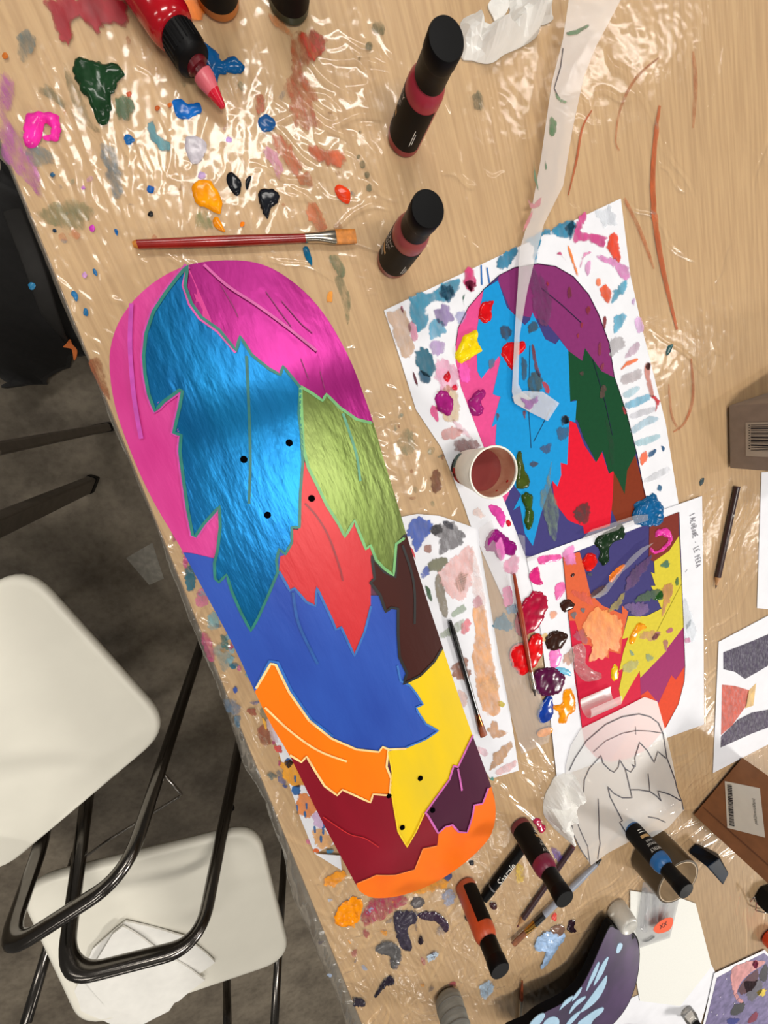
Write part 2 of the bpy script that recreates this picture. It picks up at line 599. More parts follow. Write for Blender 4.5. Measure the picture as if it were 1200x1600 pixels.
# ------------------------------------------------------------------ plastic dust sheet on the table
UMIN, UMAX, STEP = -0.06, 0.86, 0.0016
us = np.arange(0.0, UMAX, STEP)
ss = np.concatenate([np.arange(-0.13, 1.22, STEP), np.arange(1.22, 2.0, 0.01)])
UU, SS = np.meshgrid(us, ss)
XX = EDGE_A[0] + ed[0] * SS + en[0] * UU
YY = EDGE_A[1] + ed[1] * SS + en[1] * UU
HH = np.zeros_like(XX)
FLATTEN = []


def fold(p0, p1, h, wd):
    global HH
    a = at(*p0)[:2]; b = at(*p1)[:2]
    ra = (a - EDGE_A); rb = (b - EDGE_A)
    sa, sb = ra @ ed, rb @ ed; ua, ub = ra @ en, rb @ en
    lo, hi = min(sa, sb) - 0.012, max(sa, sb) + 0.012
    i0, i1 = np.searchsorted(ss, lo), np.searchsorted(ss, hi)
    j0, j1 = np.searchsorted(us, min(ua, ub) - 0.012), np.searchsorted(us, max(ua, ub) + 0.012)
    if i1 <= i0 or j1 <= j0: return
    X = XX[i0:i1, j0:j1]; Y = YY[i0:i1, j0:j1]
    ab = b - a; L = max(ab @ ab, 1e-9)
    t = ((X - a[0]) * ab[0] + (Y - a[1]) * ab[1]) / L
    tt = np.clip(t, 0, 1)
    wob = 0.0025 * np.sin(tt * 7 + p0[0])
    nn = np.array([-ab[1], ab[0]]) / math.sqrt(L)
    dd = np.hypot(X - a[0] - tt * ab[0] - nn[0] * wob, Y - a[1] - tt * ab[1] - nn[1] * wob)
    tap = np.sin(np.pi * np.clip(t * 0.9 + 0.05, 0, 1)) ** 0.6
    HH[i0:i1, j0:j1] = np.maximum(HH[i0:i1, j0:j1], h * tap * np.exp(-(dd / wd) ** 2))


def folds(n, x0, y0, x1, y1, ang, spread, l0, l1, h0=0.0005, h1=0.0015, w0=0.0013, w1=0.0032):
    for _ in range(n):
        x = random.uniform(x0, x1); y = random.uniform(y0, y1)
        a = (ang(x, y) if callable(ang) else ang) + random.gauss(0, spread)
        l = random.uniform(l0, l1) / 2
        dx, dy = math.cos(math.radians(a)) * l, math.sin(math.radians(a)) * l
        fold((x - dx, y - dy), (x + dx, y + dy), random.uniform(h0, h1), random.uniform(w0, w1))


fan = lambda x, y: 45 + 45 * min(1, x / 330.0) ** 0.8 + max(0, (x - 360)) * 0.12
folds(170, 0, 0, 430, 410, fan, 6, 60, 260, 0.0003, 0.0009)
folds(80, 0, 0, 430, 410, fan, 30, 20, 70, 0.0003, 0.0007)
folds(70, 60, 400, 300, 640, 62, 12, 30, 110)
folds(110, 400, 0, 620, 420, 90, 60, 20, 90, 0.0002, 0.0006)
folds(26, 440, 60, 600, 430, 20, 25, 60, 160)
folds(34, 620, 60, 1190, 560, 60, 25, 40, 190, 0.0003, 0.0009)
folds(24, 620, 60, 900, 470, 10, 40, 15, 60, 0.0003, 0.0008)
folds(14, 1060, 740, 1190, 950, 112, 8, 60, 190)
folds(60, 1045, 930, 1130, 1300, 128, 14, 40, 140, 0.0006, 0.0018)
folds(90, 560, 600, 760, 840, 60, 50, 15, 60, 0.0003, 0.0010)
folds(60, 540, 420, 720, 640, 65, 40, 20, 80, 0.0003, 0.0009)
folds(180, 240, 840, 480, 1340, 62, 30, 20, 100, 0.0008, 0.0026)
folds(300, 470, 1370, 860, 1600, 75, 45, 15, 90, 0.0010, 0.0032, 0.0014, 0.0036)
folds(80, 740, 1180, 900, 1500, 60, 25, 40, 140, 0.0007, 0.0022)
folds(130, 880, 1290, 1195, 1520, 128, 14, 40, 130, 0.0008, 0.0026)
# the longer creases one can follow in the photograph
for p0, p1 in [((945, 85), (985, 130)), ((985, 120), (1045, 245)), ((1030, 255), (1070, 300)), ((1040, 225), (1090, 320)), ((930, 145), (990, 155)),
               ((970, 310), (1030, 345)), ((1025, 345), (1070, 405)), ((1200, 200), (1175, 300)), ((1140, 380), (1118, 440)), ((545, 330), (620, 320)),
               ((690, 265), (740, 290)), ((500, 195), (600, 180)), ((560, 285), (640, 318)), ((1180, 750), (1140, 880)), ((1170, 1020), (1115, 1100)), ((1165, 1350), (1165, 1510))]:
    fold(p0, p1, 0.0016, 0.0024)
HH += 0.00025 * vnoise(XX, YY, 0.012, 3) + 0.0002 * vnoise(XX, YY, 0.005, 4)

P1Q = [(600, 485), (970, 310), (985, 430), (1005, 520), (1040, 660), (1060, 785), (1075, 860), (870, 1000), (826, 985), (786, 935), (768, 895), (735, 820), (725, 790), (690, 700), (650, 640), (625, 560)]
P2Q = [(823, 872), (1097, 775), (1099, 950), (1100, 1132), (870, 1215), (846, 990)]
STRIP = [(600, 815), (628, 807.5), (652, 803), (687, 806), (727.5, 819.6), (743.6, 826), (752, 865), (765, 940.5), (781, 1032), (797, 1112.5), (811, 1204), (766, 1217), (690, 1090), (640, 930)]
DRAWQ = [(1123, 1003), (1204, 960), (1245, 1140), (1114, 1208)]
CARDQ = [(985, 1392), (1062, 1403), (1087, 1412), (1112, 1510), (1063, 1572), (1000, 1564), (985, 1480)]
LOWQ = [(1112, 1508), (1118, 1520), (1092, 1610), (950, 1610), (985, 1560)]
GALQ = [(1116, 1521), (1195, 1484), (1260, 1560), (1250, 1700), (1090, 1640)]
UNDERQ = [(365, 1005), (400, 1060), (470, 1180), (590, 1290), (590, 1330), (580, 1290), (492, 1334), (470, 1280), (440, 1190), (415, 1110), (390, 1060)]
for q in (P1Q, P2Q, STRIP, DRAWQ, CARDQ, LOWQ, GALQ, UNDERQ):
    pw = [tuple(at(*p)[:2]) for p in q]
    k = inside(pw, XX, YY) | (dist(pw, XX, YY) < 0.003)
    HH[k] = np.minimum(HH[k], 0.0002)
Z0 = T + 0.0006
ZZ = Z0 + HH
from_s, from_u = ss, us


def sheet_h(x, y):
    x = np.asarray(x, float); y = np.asarray(y, float)
    s = (x - EDGE_A[0]) * ed[0] + (y - EDGE_A[1]) * ed[1]
    u = (x - EDGE_A[0]) * en[0] + (y - EDGE_A[1]) * en[1]
    i = np.clip(np.searchsorted(ss, s), 0, len(ss) - 1); j = np.clip(np.searchsorted(us, u), 0, len(us) - 1)
    return ZZ[i, j]


SHEET = empty('plastic_sheet', (*edge_pt(0.6, 0.4), T), 'wrinkled clear plastic dust sheet spread over the work table', 'plastic sheet')
# overhanging rim: columns at negative u that roll over the edge and hang raggedly
nd = 16
rag = 0.018 + 0.022 * vnoise(ss, ss * 0, 0.06, 8) + 0.03 * np.clip((ss - 0.50) / 0.3, 0, 1) * (0.4 + vnoise(ss, ss * 0, 0.045, 9))
bul = 0.002 + 0.004 * vnoise(ss, ss * 0, 0.05, 10) + 0.008 * np.clip((ss - 0.30) / 0.15, 0, 1) * (0.2 + 0.9 * vnoise(ss, ss * 0, 0.11, 12)) + 0.010 * np.clip((ss - 0.70) / 0.12, 0, 1)
colsX, colsY, colsZ = [], [], []
for k in range(nd, 0, -1):
    t = k / nd
    out_ = bul * np.sin(np.pi * min(1, t * 0.75)) * 1.15 + 0.001
    out_ = out_ + 0.004 * (vnoise(ss, ss * 0 + t * 0.09, 0.014, 13) - 0.4) * t
    zz = ZZ[:, 0] - rag * t ** 1.5 * (1 - 0.35 * np.clip(bul / 0.02, 0, 1))
    colsX.append(EDGE_A[0] + ed[0] * ss - en[0] * out_); colsY.append(EDGE_A[1] + ed[1] * ss - en[1] * out_); colsZ.append(zz)
X3 = np.c_[np.array(colsX).T, XX]; Y3 = np.c_[np.array(colsY).T, YY]; Z3 = np.c_[np.array(colsZ).T, ZZ]
nr, nc = X3.shape
V = np.c_[X3.ravel(), Y3.ravel(), Z3.ravel()]
I = np.arange(nr * nc).reshape(nr, nc)
Fq = np.c_[I[:-1, :-1].ravel(), I[1:, :-1].ravel(), I[1:, 1:].ravel(), I[:-1, 1:].ravel()]
me = bpy.data.meshes.new('film')
org = np.array(WORLD[SHEET.name])
me.vertices.add(len(V)); me.vertices.foreach_set('co', (V - org).astype(np.float32).ravel())
me.loops.add(Fq.size); me.loops.foreach_set('vertex_index', Fq.astype(np.int32).ravel())
me.polygons.add(len(Fq)); me.polygons.foreach_set('loop_start', np.arange(0, Fq.size, 4, dtype=np.int32))
me.polygons.foreach_set('loop_total', np.full(len(Fq), 4, dtype=np.int32))
me.update(calc_edges=True)
me.polygons.foreach_set('use_smooth', [True] * len(Fq))
me.materials.append(film('clear_dust_sheet_film', (0.985, 0.97, 0.95), 0.13, 0.015, haze=0.11, hazecol=(0.84, 0.78, 0.68), bump=0.07, bscale=60, f0=0.58))
fo = bpy.data.objects.new('film', me); COL.objects.link(fo); fo.parent = SHEET; WORLD[fo.name] = Vector(org)

# ------------------------------------------------------------------ paint on the dust sheet (parts of the sheet)


def sm(pts, rgb, a=0.75, an=0.25, off=0.0004):
    return patch('paint_smear', spline(pts, 3), dry(rgb, a, an), SHEET, sheet_h, off, 0.005, ew=0.006)


def bl(pts, rgb, h=0.0025, edge=0.004, lump=0.6):
    return blob('paint_blob', pts, h, wet(rgb), SHEET, sheet_h, edge=edge, lump=lump)


def dot(x, y, r, rgb, h=0.0012, ex=1.0, rot=0.0):
    pts = []
    for k in range(9):
        a = 2 * math.pi * k / 9; q = r * random.uniform(0.8, 1.2)
        X, Y = q * math.cos(a) * ex, q * math.sin(a)
        pts.append((x + X * math.cos(rot) - Y * math.sin(rot), y + X * math.sin(rot) + Y * math.cos(rot)))
    return bl(pts, rgb, h, 0.002)


c1 = lambda p: cr(0, 0, 3, p)
c2 = lambda p: cr(400, 0, 3, p)
sm(c1([(195, 0), (380, -20), (580, 0), (610, 60), (600, 130), (540, 115), (480, 125), (460, 155), (355, 75), (345, 150), (315, 220), (270, 170), (250, 90), (215, 40)]), (150, 18, 34), 0.93, 0.1)
sm(c1([(770, -10), (960, -10), (965, 70), (870, 100), (810, 70)]), (226, 120, 20), 0.9, 0.1)
bl(c1([(340, 280), (400, 270), (470, 300), (530, 300), (580, 340), (550, 400), (520, 460), (525, 520), (490, 585), (450, 560), (420, 480), (370, 400), (340, 330)]), (28, 58, 34), 0.003)
sm(c1([(540, 470), (590, 450), (625, 490), (600, 550), (540, 560)]), (66, 92, 60), 0.8)
bl(c1([(110, 590), (130, 530), (200, 530), (265, 530), (290, 590), (275, 650), (225, 665), (200, 640), (222, 628), (236, 605), (222, 583), (204, 592), (196, 640), (165, 690), (120, 680)]), (232, 48, 160), 0.004, 0.004, 0.3)
bl(c1([(900, 190), (960, 195), (1020, 240), (1045, 285), (1090, 265), (1140, 300), (1130, 345), (1060, 345), (1025, 350), (1015, 385), (980, 340), (930, 280)]), (18, 84, 140), 0.003)
bl(c1([(810, 480), (850, 465), (880, 490), (930, 480), (950, 515), (920, 540), (870, 555), (825, 535)]), (24, 100, 182), 0.0015)
sm(c1([(690, 600), (720, 575), (745, 640), (800, 670), (790, 710), (750, 705), (720, 660)]), (74, 138, 150), 0.8)
bl(c1([(870, 650), (920, 640), (970, 680), (940, 760), (890, 760)]), (188, 182, 190), 0.002)
bl(c1([(900, 880), (930, 848), (990, 850), (1020, 900), (1040, 950), (1030, 1000), (980, 980), (920, 950)]), (248, 150, 12), 0.0035, 0.004, 0.25)
bl(c1([(995, 1030), (1020, 1015), (1040, 1050), (1055, 1085), (1010, 1070)]), (236, 140, 14), 0.0015, 0.002)
bl(c1([(1060, 830), (1090, 810), (1130, 850), (1125, 900), (1105, 920), (1070, 880)]), (24, 26, 30), 0.0025)
bl(c1([(1160, 830), (1178, 825), (1170, 860), (1158, 890), (1150, 860)]), (24, 26, 30), 0.001, 0.002)
for x, y, r, c in ((605, 655, 22, (30, 96, 160)), (708, 888, 18, (24, 86, 160)), (705, 1003, 13, (22, 22, 24)), (432, 1070, 15, (190, 60, 170)), (1136, 1050, 11, (235, 120, 20)), (255, 1080, 9, (20, 40, 60)),
                   (245, 818, 10, (40, 80, 110)), (390, 880, 10, (190, 120, 190)), (945, 820, 16, (190, 160, 205)), (1072, 655, 15, (185, 150, 205)), (738, 505, 12, (190, 90, 40)), (795, 492, 10, (200, 100, 40)), (605, 440, 12, (190, 90, 60)),
                   (150, 1340, 15, (40, 110, 150)), (25, 260, 14, (200, 110, 40))):
    dot(x / 3, y / 3, r / 3, c)
dot(181.5, 362, 5.5, (30, 90, 150), ex=0.5, rot=-0.45); dot(117, 462, 9, (44, 110, 160), ex=0.5, rot=-0.4); dot(134, 488, 6, (44, 110, 160), ex=0.6, rot=-0.2)
dot(148, 425, 6, (40, 100, 150), ex=0.5, rot=-0.4); dot(132, 430, 5, (190, 140, 190), ex=0.7)
sm(c1([(0, 350), (60, 380), (70, 470), (40, 560), (150, 690), (200, 930), (120, 850), (0, 690)]), (176, 84, 160), 0.4, 0.4)
sm(c1([(80, 160), (140, 130), (160, 220), (110, 280), (80, 240)]), (90, 110, 110), 0.4, 0.35)
sm(c1([(160, 420), (240, 400), (360, 540), (460, 660), (400, 600), (260, 480)]), (90, 100, 80), 0.35, 0.35)
sm(c1([(470, 690), (540, 700), (580, 880), (540, 930), (500, 830)]), (96, 116, 126), 0.45, 0.35)
sm(c1([(120, 690), (210, 690), (250, 760), (150, 770)]), (110, 128, 130), 0.45, 0.35)
sm(c1([(180, 990), (330, 930), (430, 970), (430, 1040), (330, 1080), (220, 1050)]), (112, 120, 84), 0.35, 0.3)
sm(c1([(300, 300), (370, 420), (430, 560), (480, 620), (420, 600), (330, 460)]), (100, 100, 70), 0.3, 0.3)
sm(c1([(910, 1020), (960, 990), (1000, 1060), (940, 1080)]), (110, 130, 80), 0.35, 0.3)
for x, y in ((130, 560), (145, 575), (155, 590)): pass
sm([(140, 570), (155, 560), (165, 590), (172, 625), (158, 610)], (150, 80, 40), 0.5, 0.4)
# orange-brown strokes in the middle
bl(c2([(10, 910), (40, 885), (105, 900), (100, 950), (70, 980), (55, 1028), (30, 990)]), (24, 26, 32), 0.003)
bl(c2([(370, 880), (400, 865), (445, 905), (430, 950), (385, 930)]), (232, 66, 28), 0.002)
sm(c2([(245, 680), (330, 690), (415, 720), (410, 795), (330, 770), (260, 735)]), (190, 84, 42), 0.75, 0.25)
sm(c2([(70, 640), (110, 620), (160, 690), (220, 780), (170, 815), (110, 730)]), (190, 96, 56), 0.6, 0.3)
sm(c2([(190, 830), (240, 805), (265, 870), (225, 870)]), (196, 110, 64), 0.6, 0.3)
sm(c2([(230, 960), (280, 950), (335, 1065), (270, 1070)]), (196, 104, 60), 0.6, 0.3)
sm(c2([(160, 180), (260, 140), (330, 190), (280, 280), (220, 330), (280, 420), (270, 500), (290, 600), (180, 590), (150, 480), (130, 400), (170, 300)]), (172, 84, 48), 0.5, 0.45)
sm(c2([(200, 160), (260, 140), (330, 190), (270, 290), (215, 220)]), (180, 60, 40), 0.7, 0.3)
sm(c2([(60, 60), (110, 90), (180, 160), (150, 170), (90, 130)]), (200, 130, 80), 0.5, 0.3)
sm(c2([(0, 440), (40, 450), (40, 520), (0, 530)]), (180, 80, 50), 0.5, 0.4)
sm(c2([(30, 700), (80, 700), (130, 790), (100, 830), (60, 760)]), (214, 140, 170), 0.5, 0.3)
bl(c2([(10, 560), (50, 535), (90, 570), (80, 605), (40, 615), (15, 595)]), (34, 84, 140), 0.001, 0.003)
bl(c2([(222, 1165), (243, 1160), (258, 1200), (262, 1245), (235, 1210)]), (16, 92, 128), 0.0012, 0.002)
for x, y, r in ((575, 130, 30), (530, 215, 18), (485, 275, 10), (488, 618, 9), (500, 770, 16), (522, 820, 12), (530, 880, 16), (480, 735, 10)):
    sm([(400 + (x + math.cos(a) * r) / 3, (y + math.sin(a) * r * 1.3) / 3) for a in (0, 1.2, 2.4, 3.6, 5)], (96, 96, 70), 0.5, 0.4)
sm(cr(150, 380, 2.553, [(930, 60), (965, 45), (1000, 120), (970, 130)]), (100, 112, 80), 0.45, 0.4)
sm(cr(150, 380, 2.553, [(950, 130), (990, 140), (1015, 250), (1005, 330), (980, 230)]), (96, 112, 80), 0.35, 0.35)
sm(cr(150, 380, 2.553, [(925, 195), (945, 195), (942, 235), (920, 235)]), (240, 150, 40), 0.9, 0.1)
sm([(738, 150), (750, 142), (757, 165), (752, 176), (742, 168)], (80, 88, 70), 0.4, 0.35)
# long thin orange lines at the right
for pts, wd, a in (([(1031, 165), (1024, 220), (1020, 290), (1026, 360), (1038, 430), (1058, 515)], 0.0075, 0.75), ([(925, 172), (910, 200), (901, 250), (888, 305)], 0.0028, 0.8),
                   ([(1030, 90), (1005, 110), (985, 135), (968, 175), (962, 220), (968, 235)], 0.003, 0.4), ([(1083, 80), (1087, 130), (1083, 200)], 0.006, 0.3),
                   ([(975, 310), (1000, 360), (1022, 420)], 0.005, 0.35), ([(1080, 560), (1083, 620), (1070, 660), (1052, 675)], 0.005, 0.45), ([(1045, 600), (1050, 650), (1062, 672)], 0.004, 0.3)):
    ribbon('paint_line', pts, wd, dry((178, 84, 40), a, 0.25), SHEET, sheet_h, 0.0004, round_=True, taper=True)
dot(1046, 546, 9, (50, 84, 84), 0.0006, ex=0.45, rot=0.5); dot(1097, 753, 6, (60, 74, 78), 0.0006, ex=0.5, rot=0.5)
# near the deck, between papers
sm([(672, 745), (684, 732), (690, 760), (678, 770)], (110, 60, 30), 0.7, 0.3)
sm([(620, 690), (640, 670), (650, 700), (632, 712)], (120, 130, 100), 0.3, 0.3)
# painted rim of the sheet, left of the deck
c8 = lambda p: cr(240, 840, 3.0786, p)
for pts, c, a in (([(150, 160), (175, 130), (205, 190), (195, 260), (160, 250)], (14, 100, 120), 0.85), ([(205, 270), (245, 240), (265, 320), (215, 330)], (206, 110, 150), 0.6),
                  ([(255, 380), (300, 360), (320, 430), (270, 450)], (120, 180, 190), 0.55), ([(320, 470), (355, 480), (360, 540), (330, 530)], (30, 110, 110), 0.7),
                  ([(225, 470), (260, 460), (300, 570), (260, 590)], (190, 70, 120), 0.5), ([(280, 540), (340, 520), (390, 600), (340, 640)], (130, 160, 160), 0.4),
                  ([(380, 730), (395, 715), (405, 740), (390, 750)], (24, 80, 170), 0.9), ([(390, 860), (420, 860), (410, 910), (390, 900)], (60, 110, 140), 0.6),
                  ([(500, 930), (540, 900), (570, 990), (520, 1000)], (150, 80, 60), 0.6), ([(540, 1140), (570, 1130), (600, 1150), (570, 1170)], (70, 96, 100), 0.6),
                  ([(140, 90), (165, 90), (160, 150), (140, 130)], (214, 70, 150), 0.7), ([(340, 770), (420, 800), (400, 850), (350, 830)], (90, 120, 150), 0.45)):
    sm(c8(pts), c, a, 0.25)
# lower end of the table
c6 = lambda p: cr(420, 1200, 2.857, p)
sm(c6([(250, 490), (330, 455), (345, 480), (300, 520), (250, 530)]), (240, 150, 20), 0.85)
bl(c6([(310, 620), (380, 575), (420, 610), (400, 680), (350, 710), (300, 690)]), (240, 140, 10), 0.002, 0.006, 0.8)
sm(c6([(430, 610), (500, 570), (600, 560), (620, 600), (560, 640), (430, 710)]), (160, 30, 76), 0.55, 0.4)
sm(c6([(620, 560), (700, 510), (800, 490), (800, 530), (700, 560)]), (226, 150, 30), 0.7, 0.35)
bl(c6([(560, 650), (640, 640), (660, 680), (620, 720), (640, 800), (600, 810), (570, 750)]), (58, 52, 66), 0.0015, 0.005, 0.9)
bl(c6([(670, 650), (750, 645), (800, 690), (790, 735), (750, 690), (680, 675)]), (60, 44, 62), 0.002, 0.005, 0.9)
bl(c6([(480, 800), (540, 770), (590, 820), (570, 890), (545, 890), (540, 840), (490, 830)]), (86, 84, 84), 0.0012, 0.005, 0.9)
bl(c6([(475, 1010), (530, 935), (560, 940), (555, 970), (520, 975), (480, 1025)]), (40, 34, 46), 0.002, 0.005, 0.9)
sm(c6([(540, 850), (590, 840), (580, 895), (550, 895)]), (90, 84, 92), 0.7)
dot(658, 1470, 7, (40, 30, 40), ex=0.6); dot(652, 1410, 9, (90, 84, 84)); dot(699, 1368, 7, (70, 80, 120)); dot(737, 1348, 4, (40, 40, 44)); dot(560, 1567, 6, (50, 44, 54), ex=1.6, rot=0.4)
sm(c6([(770, 560), (820, 540), (830, 590), (790, 620)]), (150, 170, 205), 0.5, 0.3)
sm(c6([(705, 840), (750, 825), (755, 845), (710, 865)]), (176, 196, 214), 0.85)
sm(c6([(945, 970), (985, 945), (1005, 985), (970, 1035), (945, 1010)]), (160, 186, 210), 0.7)
c7 = lambda p: cr(680, 1180, 2.3077, p)
bl(c7([(360, 680), (390, 640), (430, 640), (470, 650), (440, 700), (400, 760), (380, 765), (400, 710), (365, 705)]), (158, 186, 222), 0.0015, 0.004, 0.7)
bl(c7([(420, 625), (445, 612), (468, 625), (455, 650), (425, 650)]), (120, 92, 78), 0.001)
bl(c7([(475, 630), (485, 600), (505, 598), (500, 620), (510, 635), (490, 640)]), (44, 26, 36), 0.0015, 0.003)
dot(771, 1416, 5.5, (58, 26, 30)); dot(735, 1433, 8, (24, 18, 26)); dot(866, 1433, 6, (214, 80, 70), ex=0.7)
sm(c7([(290, 400), (320, 395), (320, 455), (295, 460)]), (214, 180, 60), 0.5, 0.35)
sm(c7([(415, 330), (440, 340), (470, 380), (440, 385)]), (90, 60, 150), 0.6, 0.3)
bl(cr(780, 1260, 8, [(420, 190), (470, 150), (520, 160), (530, 220), (580, 240), (560, 300), (510, 330), (470, 260)]), (170, 28, 70), 0.003, 0.004, 0.5)

# many small half-dry flecks where the sheet has been used as a palette
RIM = [(250, 800), (268, 850), (290, 905), (318, 965), (345, 1020), (372, 1085), (400, 1150), (425, 1205), (450, 1270), (475, 1340)]
FC = [(20, 96, 120), (206, 100, 150), (120, 170, 184), (36, 84, 160), (150, 80, 60), (196, 140, 60), (110, 120, 100), (170, 60, 110), (90, 110, 130)]
random.seed(11)


def fleck(x, y, r, c, a):
    t0 = random.uniform(0, 3.1); ex = random.uniform(0.35, 0.8); pts = []
    for k in range(7):
        t = 2 * math.pi * k / 7; q = r * random.uniform(0.6, 1.3)
        X, Y = q * math.cos(t) * ex, q * math.sin(t)
        pts.append((x + X * math.cos(t0) - Y * math.sin(t0), y + X * math.sin(t0) + Y * math.cos(t0)))
    sm(pts, c, a, 0.3)


for k in range(46):
    i = random.randrange(len(RIM) - 1); t = random.random()
    x = RIM[i][0] + (RIM[i + 1][0] - RIM[i][0]) * t + random.uniform(8, 40); y = RIM[i][1] + (RIM[i + 1][1] - RIM[i][1]) * t + random.uniform(-10, 10)
    fleck(x, y, random.uniform(4, 11), random.choice(FC), random.choice((0.45, 0.7)))
for k in range(34):
    fleck(random.uniform(40, 560), random.uniform(20, 400), random.uniform(3, 10), random.choice([(110, 120, 100), (190, 110, 70), (130, 140, 120), (176, 120, 170), (100, 120, 140), (150, 100, 60)]), 0.3)
for k in range(26):
    fleck(random.uniform(500, 720), random.uniform(1400, 1580), random.uniform(3, 9), random.choice([(70, 60, 76), (226, 150, 40), (150, 170, 200), (120, 110, 110), (160, 60, 80)]), 0.5)
for k in range(14):
    fleck(random.uniform(610, 700), random.uniform(640, 790), random.uniform(3, 8), random.choice([(120, 130, 100), (150, 90, 60), (110, 140, 130)]), 0.35)

# ------------------------------------------------------------------ the painted skateboard deck (lies bottom side up)


def deck_surf(x, y):
    x = np.asarray(x, float); y = -np.asarray(y, float)
    z = T + 0.043 - 0.0035 * (x / 0.097) ** 2

    def kick(d):
        R = 0.24; s = 0.25
        d = np.clip(d, 0, None)
        return np.where(d < R * s, d * d / (2 * R), R * s * s / 2 + s * (d - R * s))
    z = z - np.minimum(kick(-0.012 - y) + kick(y - 0.478), 0.0312)
    return z


DECK = empty('skateboard_deck', (0, -0.23, T), 'large skateboard deck hand painted with bright pink, blue, red and yellow feathers', 'skateboard')
OUT = [(298.8, 413), (338, 407.4), (385, 408), (424, 419), (463, 444.6), (494.7, 476), (522, 515), (549.5, 568), (569, 619), (583, 660), (600, 721), (624.5, 800), (648, 878), (670, 947), (691.7, 1012), (713, 1077), (739, 1151), (767.5, 1229), (773, 1250.7), (774, 1276.7), (767.5, 1302.7),
       (752, 1324), (726, 1348), (691.7, 1372), (657, 1389), (622, 1400), (592, 1403), (574.7, 1400), (561.7, 1391.5), (557, 1383), (531, 1335), (496.7, 1270), (453, 1181), (425, 1134), (399, 1081.7), (366.7, 1012), (323, 930), (286.5, 863), (267.5, 830.5), (244, 791),
       (220.5, 744), (201, 697), (183, 646), (173.5, 599), (171.5, 556), (177.4, 525), (189, 497.5), (208.8, 470), (236, 444.6), (267.5, 425)]
DOUT = [tuple(on(a, b, deck_surf)[:2]) for a, b in spline(OUT, 3)]
xy, f = cdt(densify(DOUT, 0.008), 0.008)
zt = deck_surf(xy[:, 0], xy[:, 1])
v, f = skirt(np.c_[xy, zt], f, 0.0105)
n0 = len(xy)
fb = [tuple(reversed(q)) for q in f if len(q) == 3]
vb = [(p[0], p[1], p[2] - 0.0105) for p in v[:n0]]
body = MB().add(v, f).add(vb, fb)
body.build('board', mat('deck_edge_stain', (84, 26, 62), 0.45, var=0.12), DECK, True)


def clip_out(pts):
    """keep the painting on the board: pull outside points to the board outline"""
    P = np.array(DOUT); r = []
    for x, y in pts:
        if not inside(DOUT, np.array([x]), np.array([y]))[0]:
            best = None
            for i in range(len(P)):
                a = P[i]; b = P[(i + 1) % len(P)]; ab = b - a
                t = min(1, max(0, ((x - a[0]) * ab[0] + (y - a[1]) * ab[1]) / (ab @ ab)))
                q = a + ab * t; d = (q[0] - x) ** 2 + (q[1] - y) ** 2
                if best is None or d < best[0]: best = (d, q)
            x, y = best[1]
        r.append((x, y))
    return r


def pearl(name, rgb, metal, rough, rgb2=None, bump=0.28):
    return mat('deck_paint_' + name, rgb, rough, metal=metal, var=0.10, nscale=22, stretch=(1.0, 0.28, 1.0), bump=bump, bscale=130, rgb2=rgb2, spec=0.45 if metal else 0.16)


def leaf(name, pts, m, layer):
    pw = [tuple(on(a, b, deck_surf)[:2]) for a, b in pts]
    pw = densify(pw, 0.006)
    return patch('painted_feather', clip_out(pw), m, DECK, deck_surf, 0.00025 + 0.00012 * layer, 0.007, depth=0.0002, world=True)


def O(i, j):
    return [SP[k % len(SP)] for k in range(3 * i, 3 * j + 1)]


SP = spline(OUT, 3)
# indices into OUT: 0 nose-left .. 9 purple/olive border .. 11 olive .. 29 tail-left .. 37 blue/pink border
jag = [(469, 603), (442, 572), (438, 585.6), (420, 576), (393, 554), (375, 525), (369, 548), (361.5, 538.6), (342, 515), (314.5, 495.5), (299, 474), (289, 446.6)]
pink = [(293, 414)] + O(37, 49)[::-1] + [(300, 864), (320, 869), (334, 872), (341, 857), (345, 830), (350, 790), (340, 700), (330, 600), (330, 500), (300, 430)]
leaf('pink', pink, pearl('hot_pink', (200, 44, 132), 0.2, 0.4, (216, 70, 152)), 0)
purple = [(293, 414)] + O(0, 9) + [(581, 660), (557, 654), (530, 634.6), (510, 615), (504.5, 625), (487, 613)] + jag
leaf('purple', purple, pearl('magenta', (150, 20, 110), 0.6, 0.34, (166, 34, 126)), 0)
blue = [OUT[37], (300, 864), (334, 872), (360, 850), (440, 850), (470, 880), (560, 930), (620, 930), (640, 1040), (631, 1068), (642, 1071), (650.5, 1084), (661, 1101), (650.5, 1105.5), (652.7, 1112), (665.7, 1131.5), (685, 1142), (665.7, 1155), (635, 1168), (592, 1175), (557, 1172), (518, 1155), (483, 1128), (453, 1084), (423, 1040), (399, 1081)] + O(34, 37)
yellow = [(620, 1060)] + O(14, 16) + [(739, 1149), (715.5, 1198.7), (709, 1196.5), (702.5, 1218), (678.6, 1250.7), (663.5, 1270), (650, 1300), (636, 1324), (622, 1298), (616, 1263.7), (611.5, 1233), (613.7, 1205), (607, 1172.6), (610, 1130)]
darkred = [(453, 1178)] + O(29, 32)[::-1] + [(557, 1381), (579, 1372), (587.7, 1367.7), (618, 1367.7), (648, 1359), (657, 1337), (661, 1326.5), (683, 1322), (685, 1302.7), (668, 1272), (640, 1230), (560, 1190)]
maroon = [(739, 1149), (767.5, 1229), (763, 1231), (754.5, 1255), (741.5, 1257), (739, 1272), (730.7, 1300.5), (717.6, 1300.5), (707, 1289.6), (696, 1292), (685, 1302.7), (668, 1272), (663, 1266), (690, 1230), (700, 1190)]
tail = [(767.5, 1229)] + O(18, 29) + [(570, 1360), (640, 1340), (660, 1300), (700, 1280), (750, 1240)]
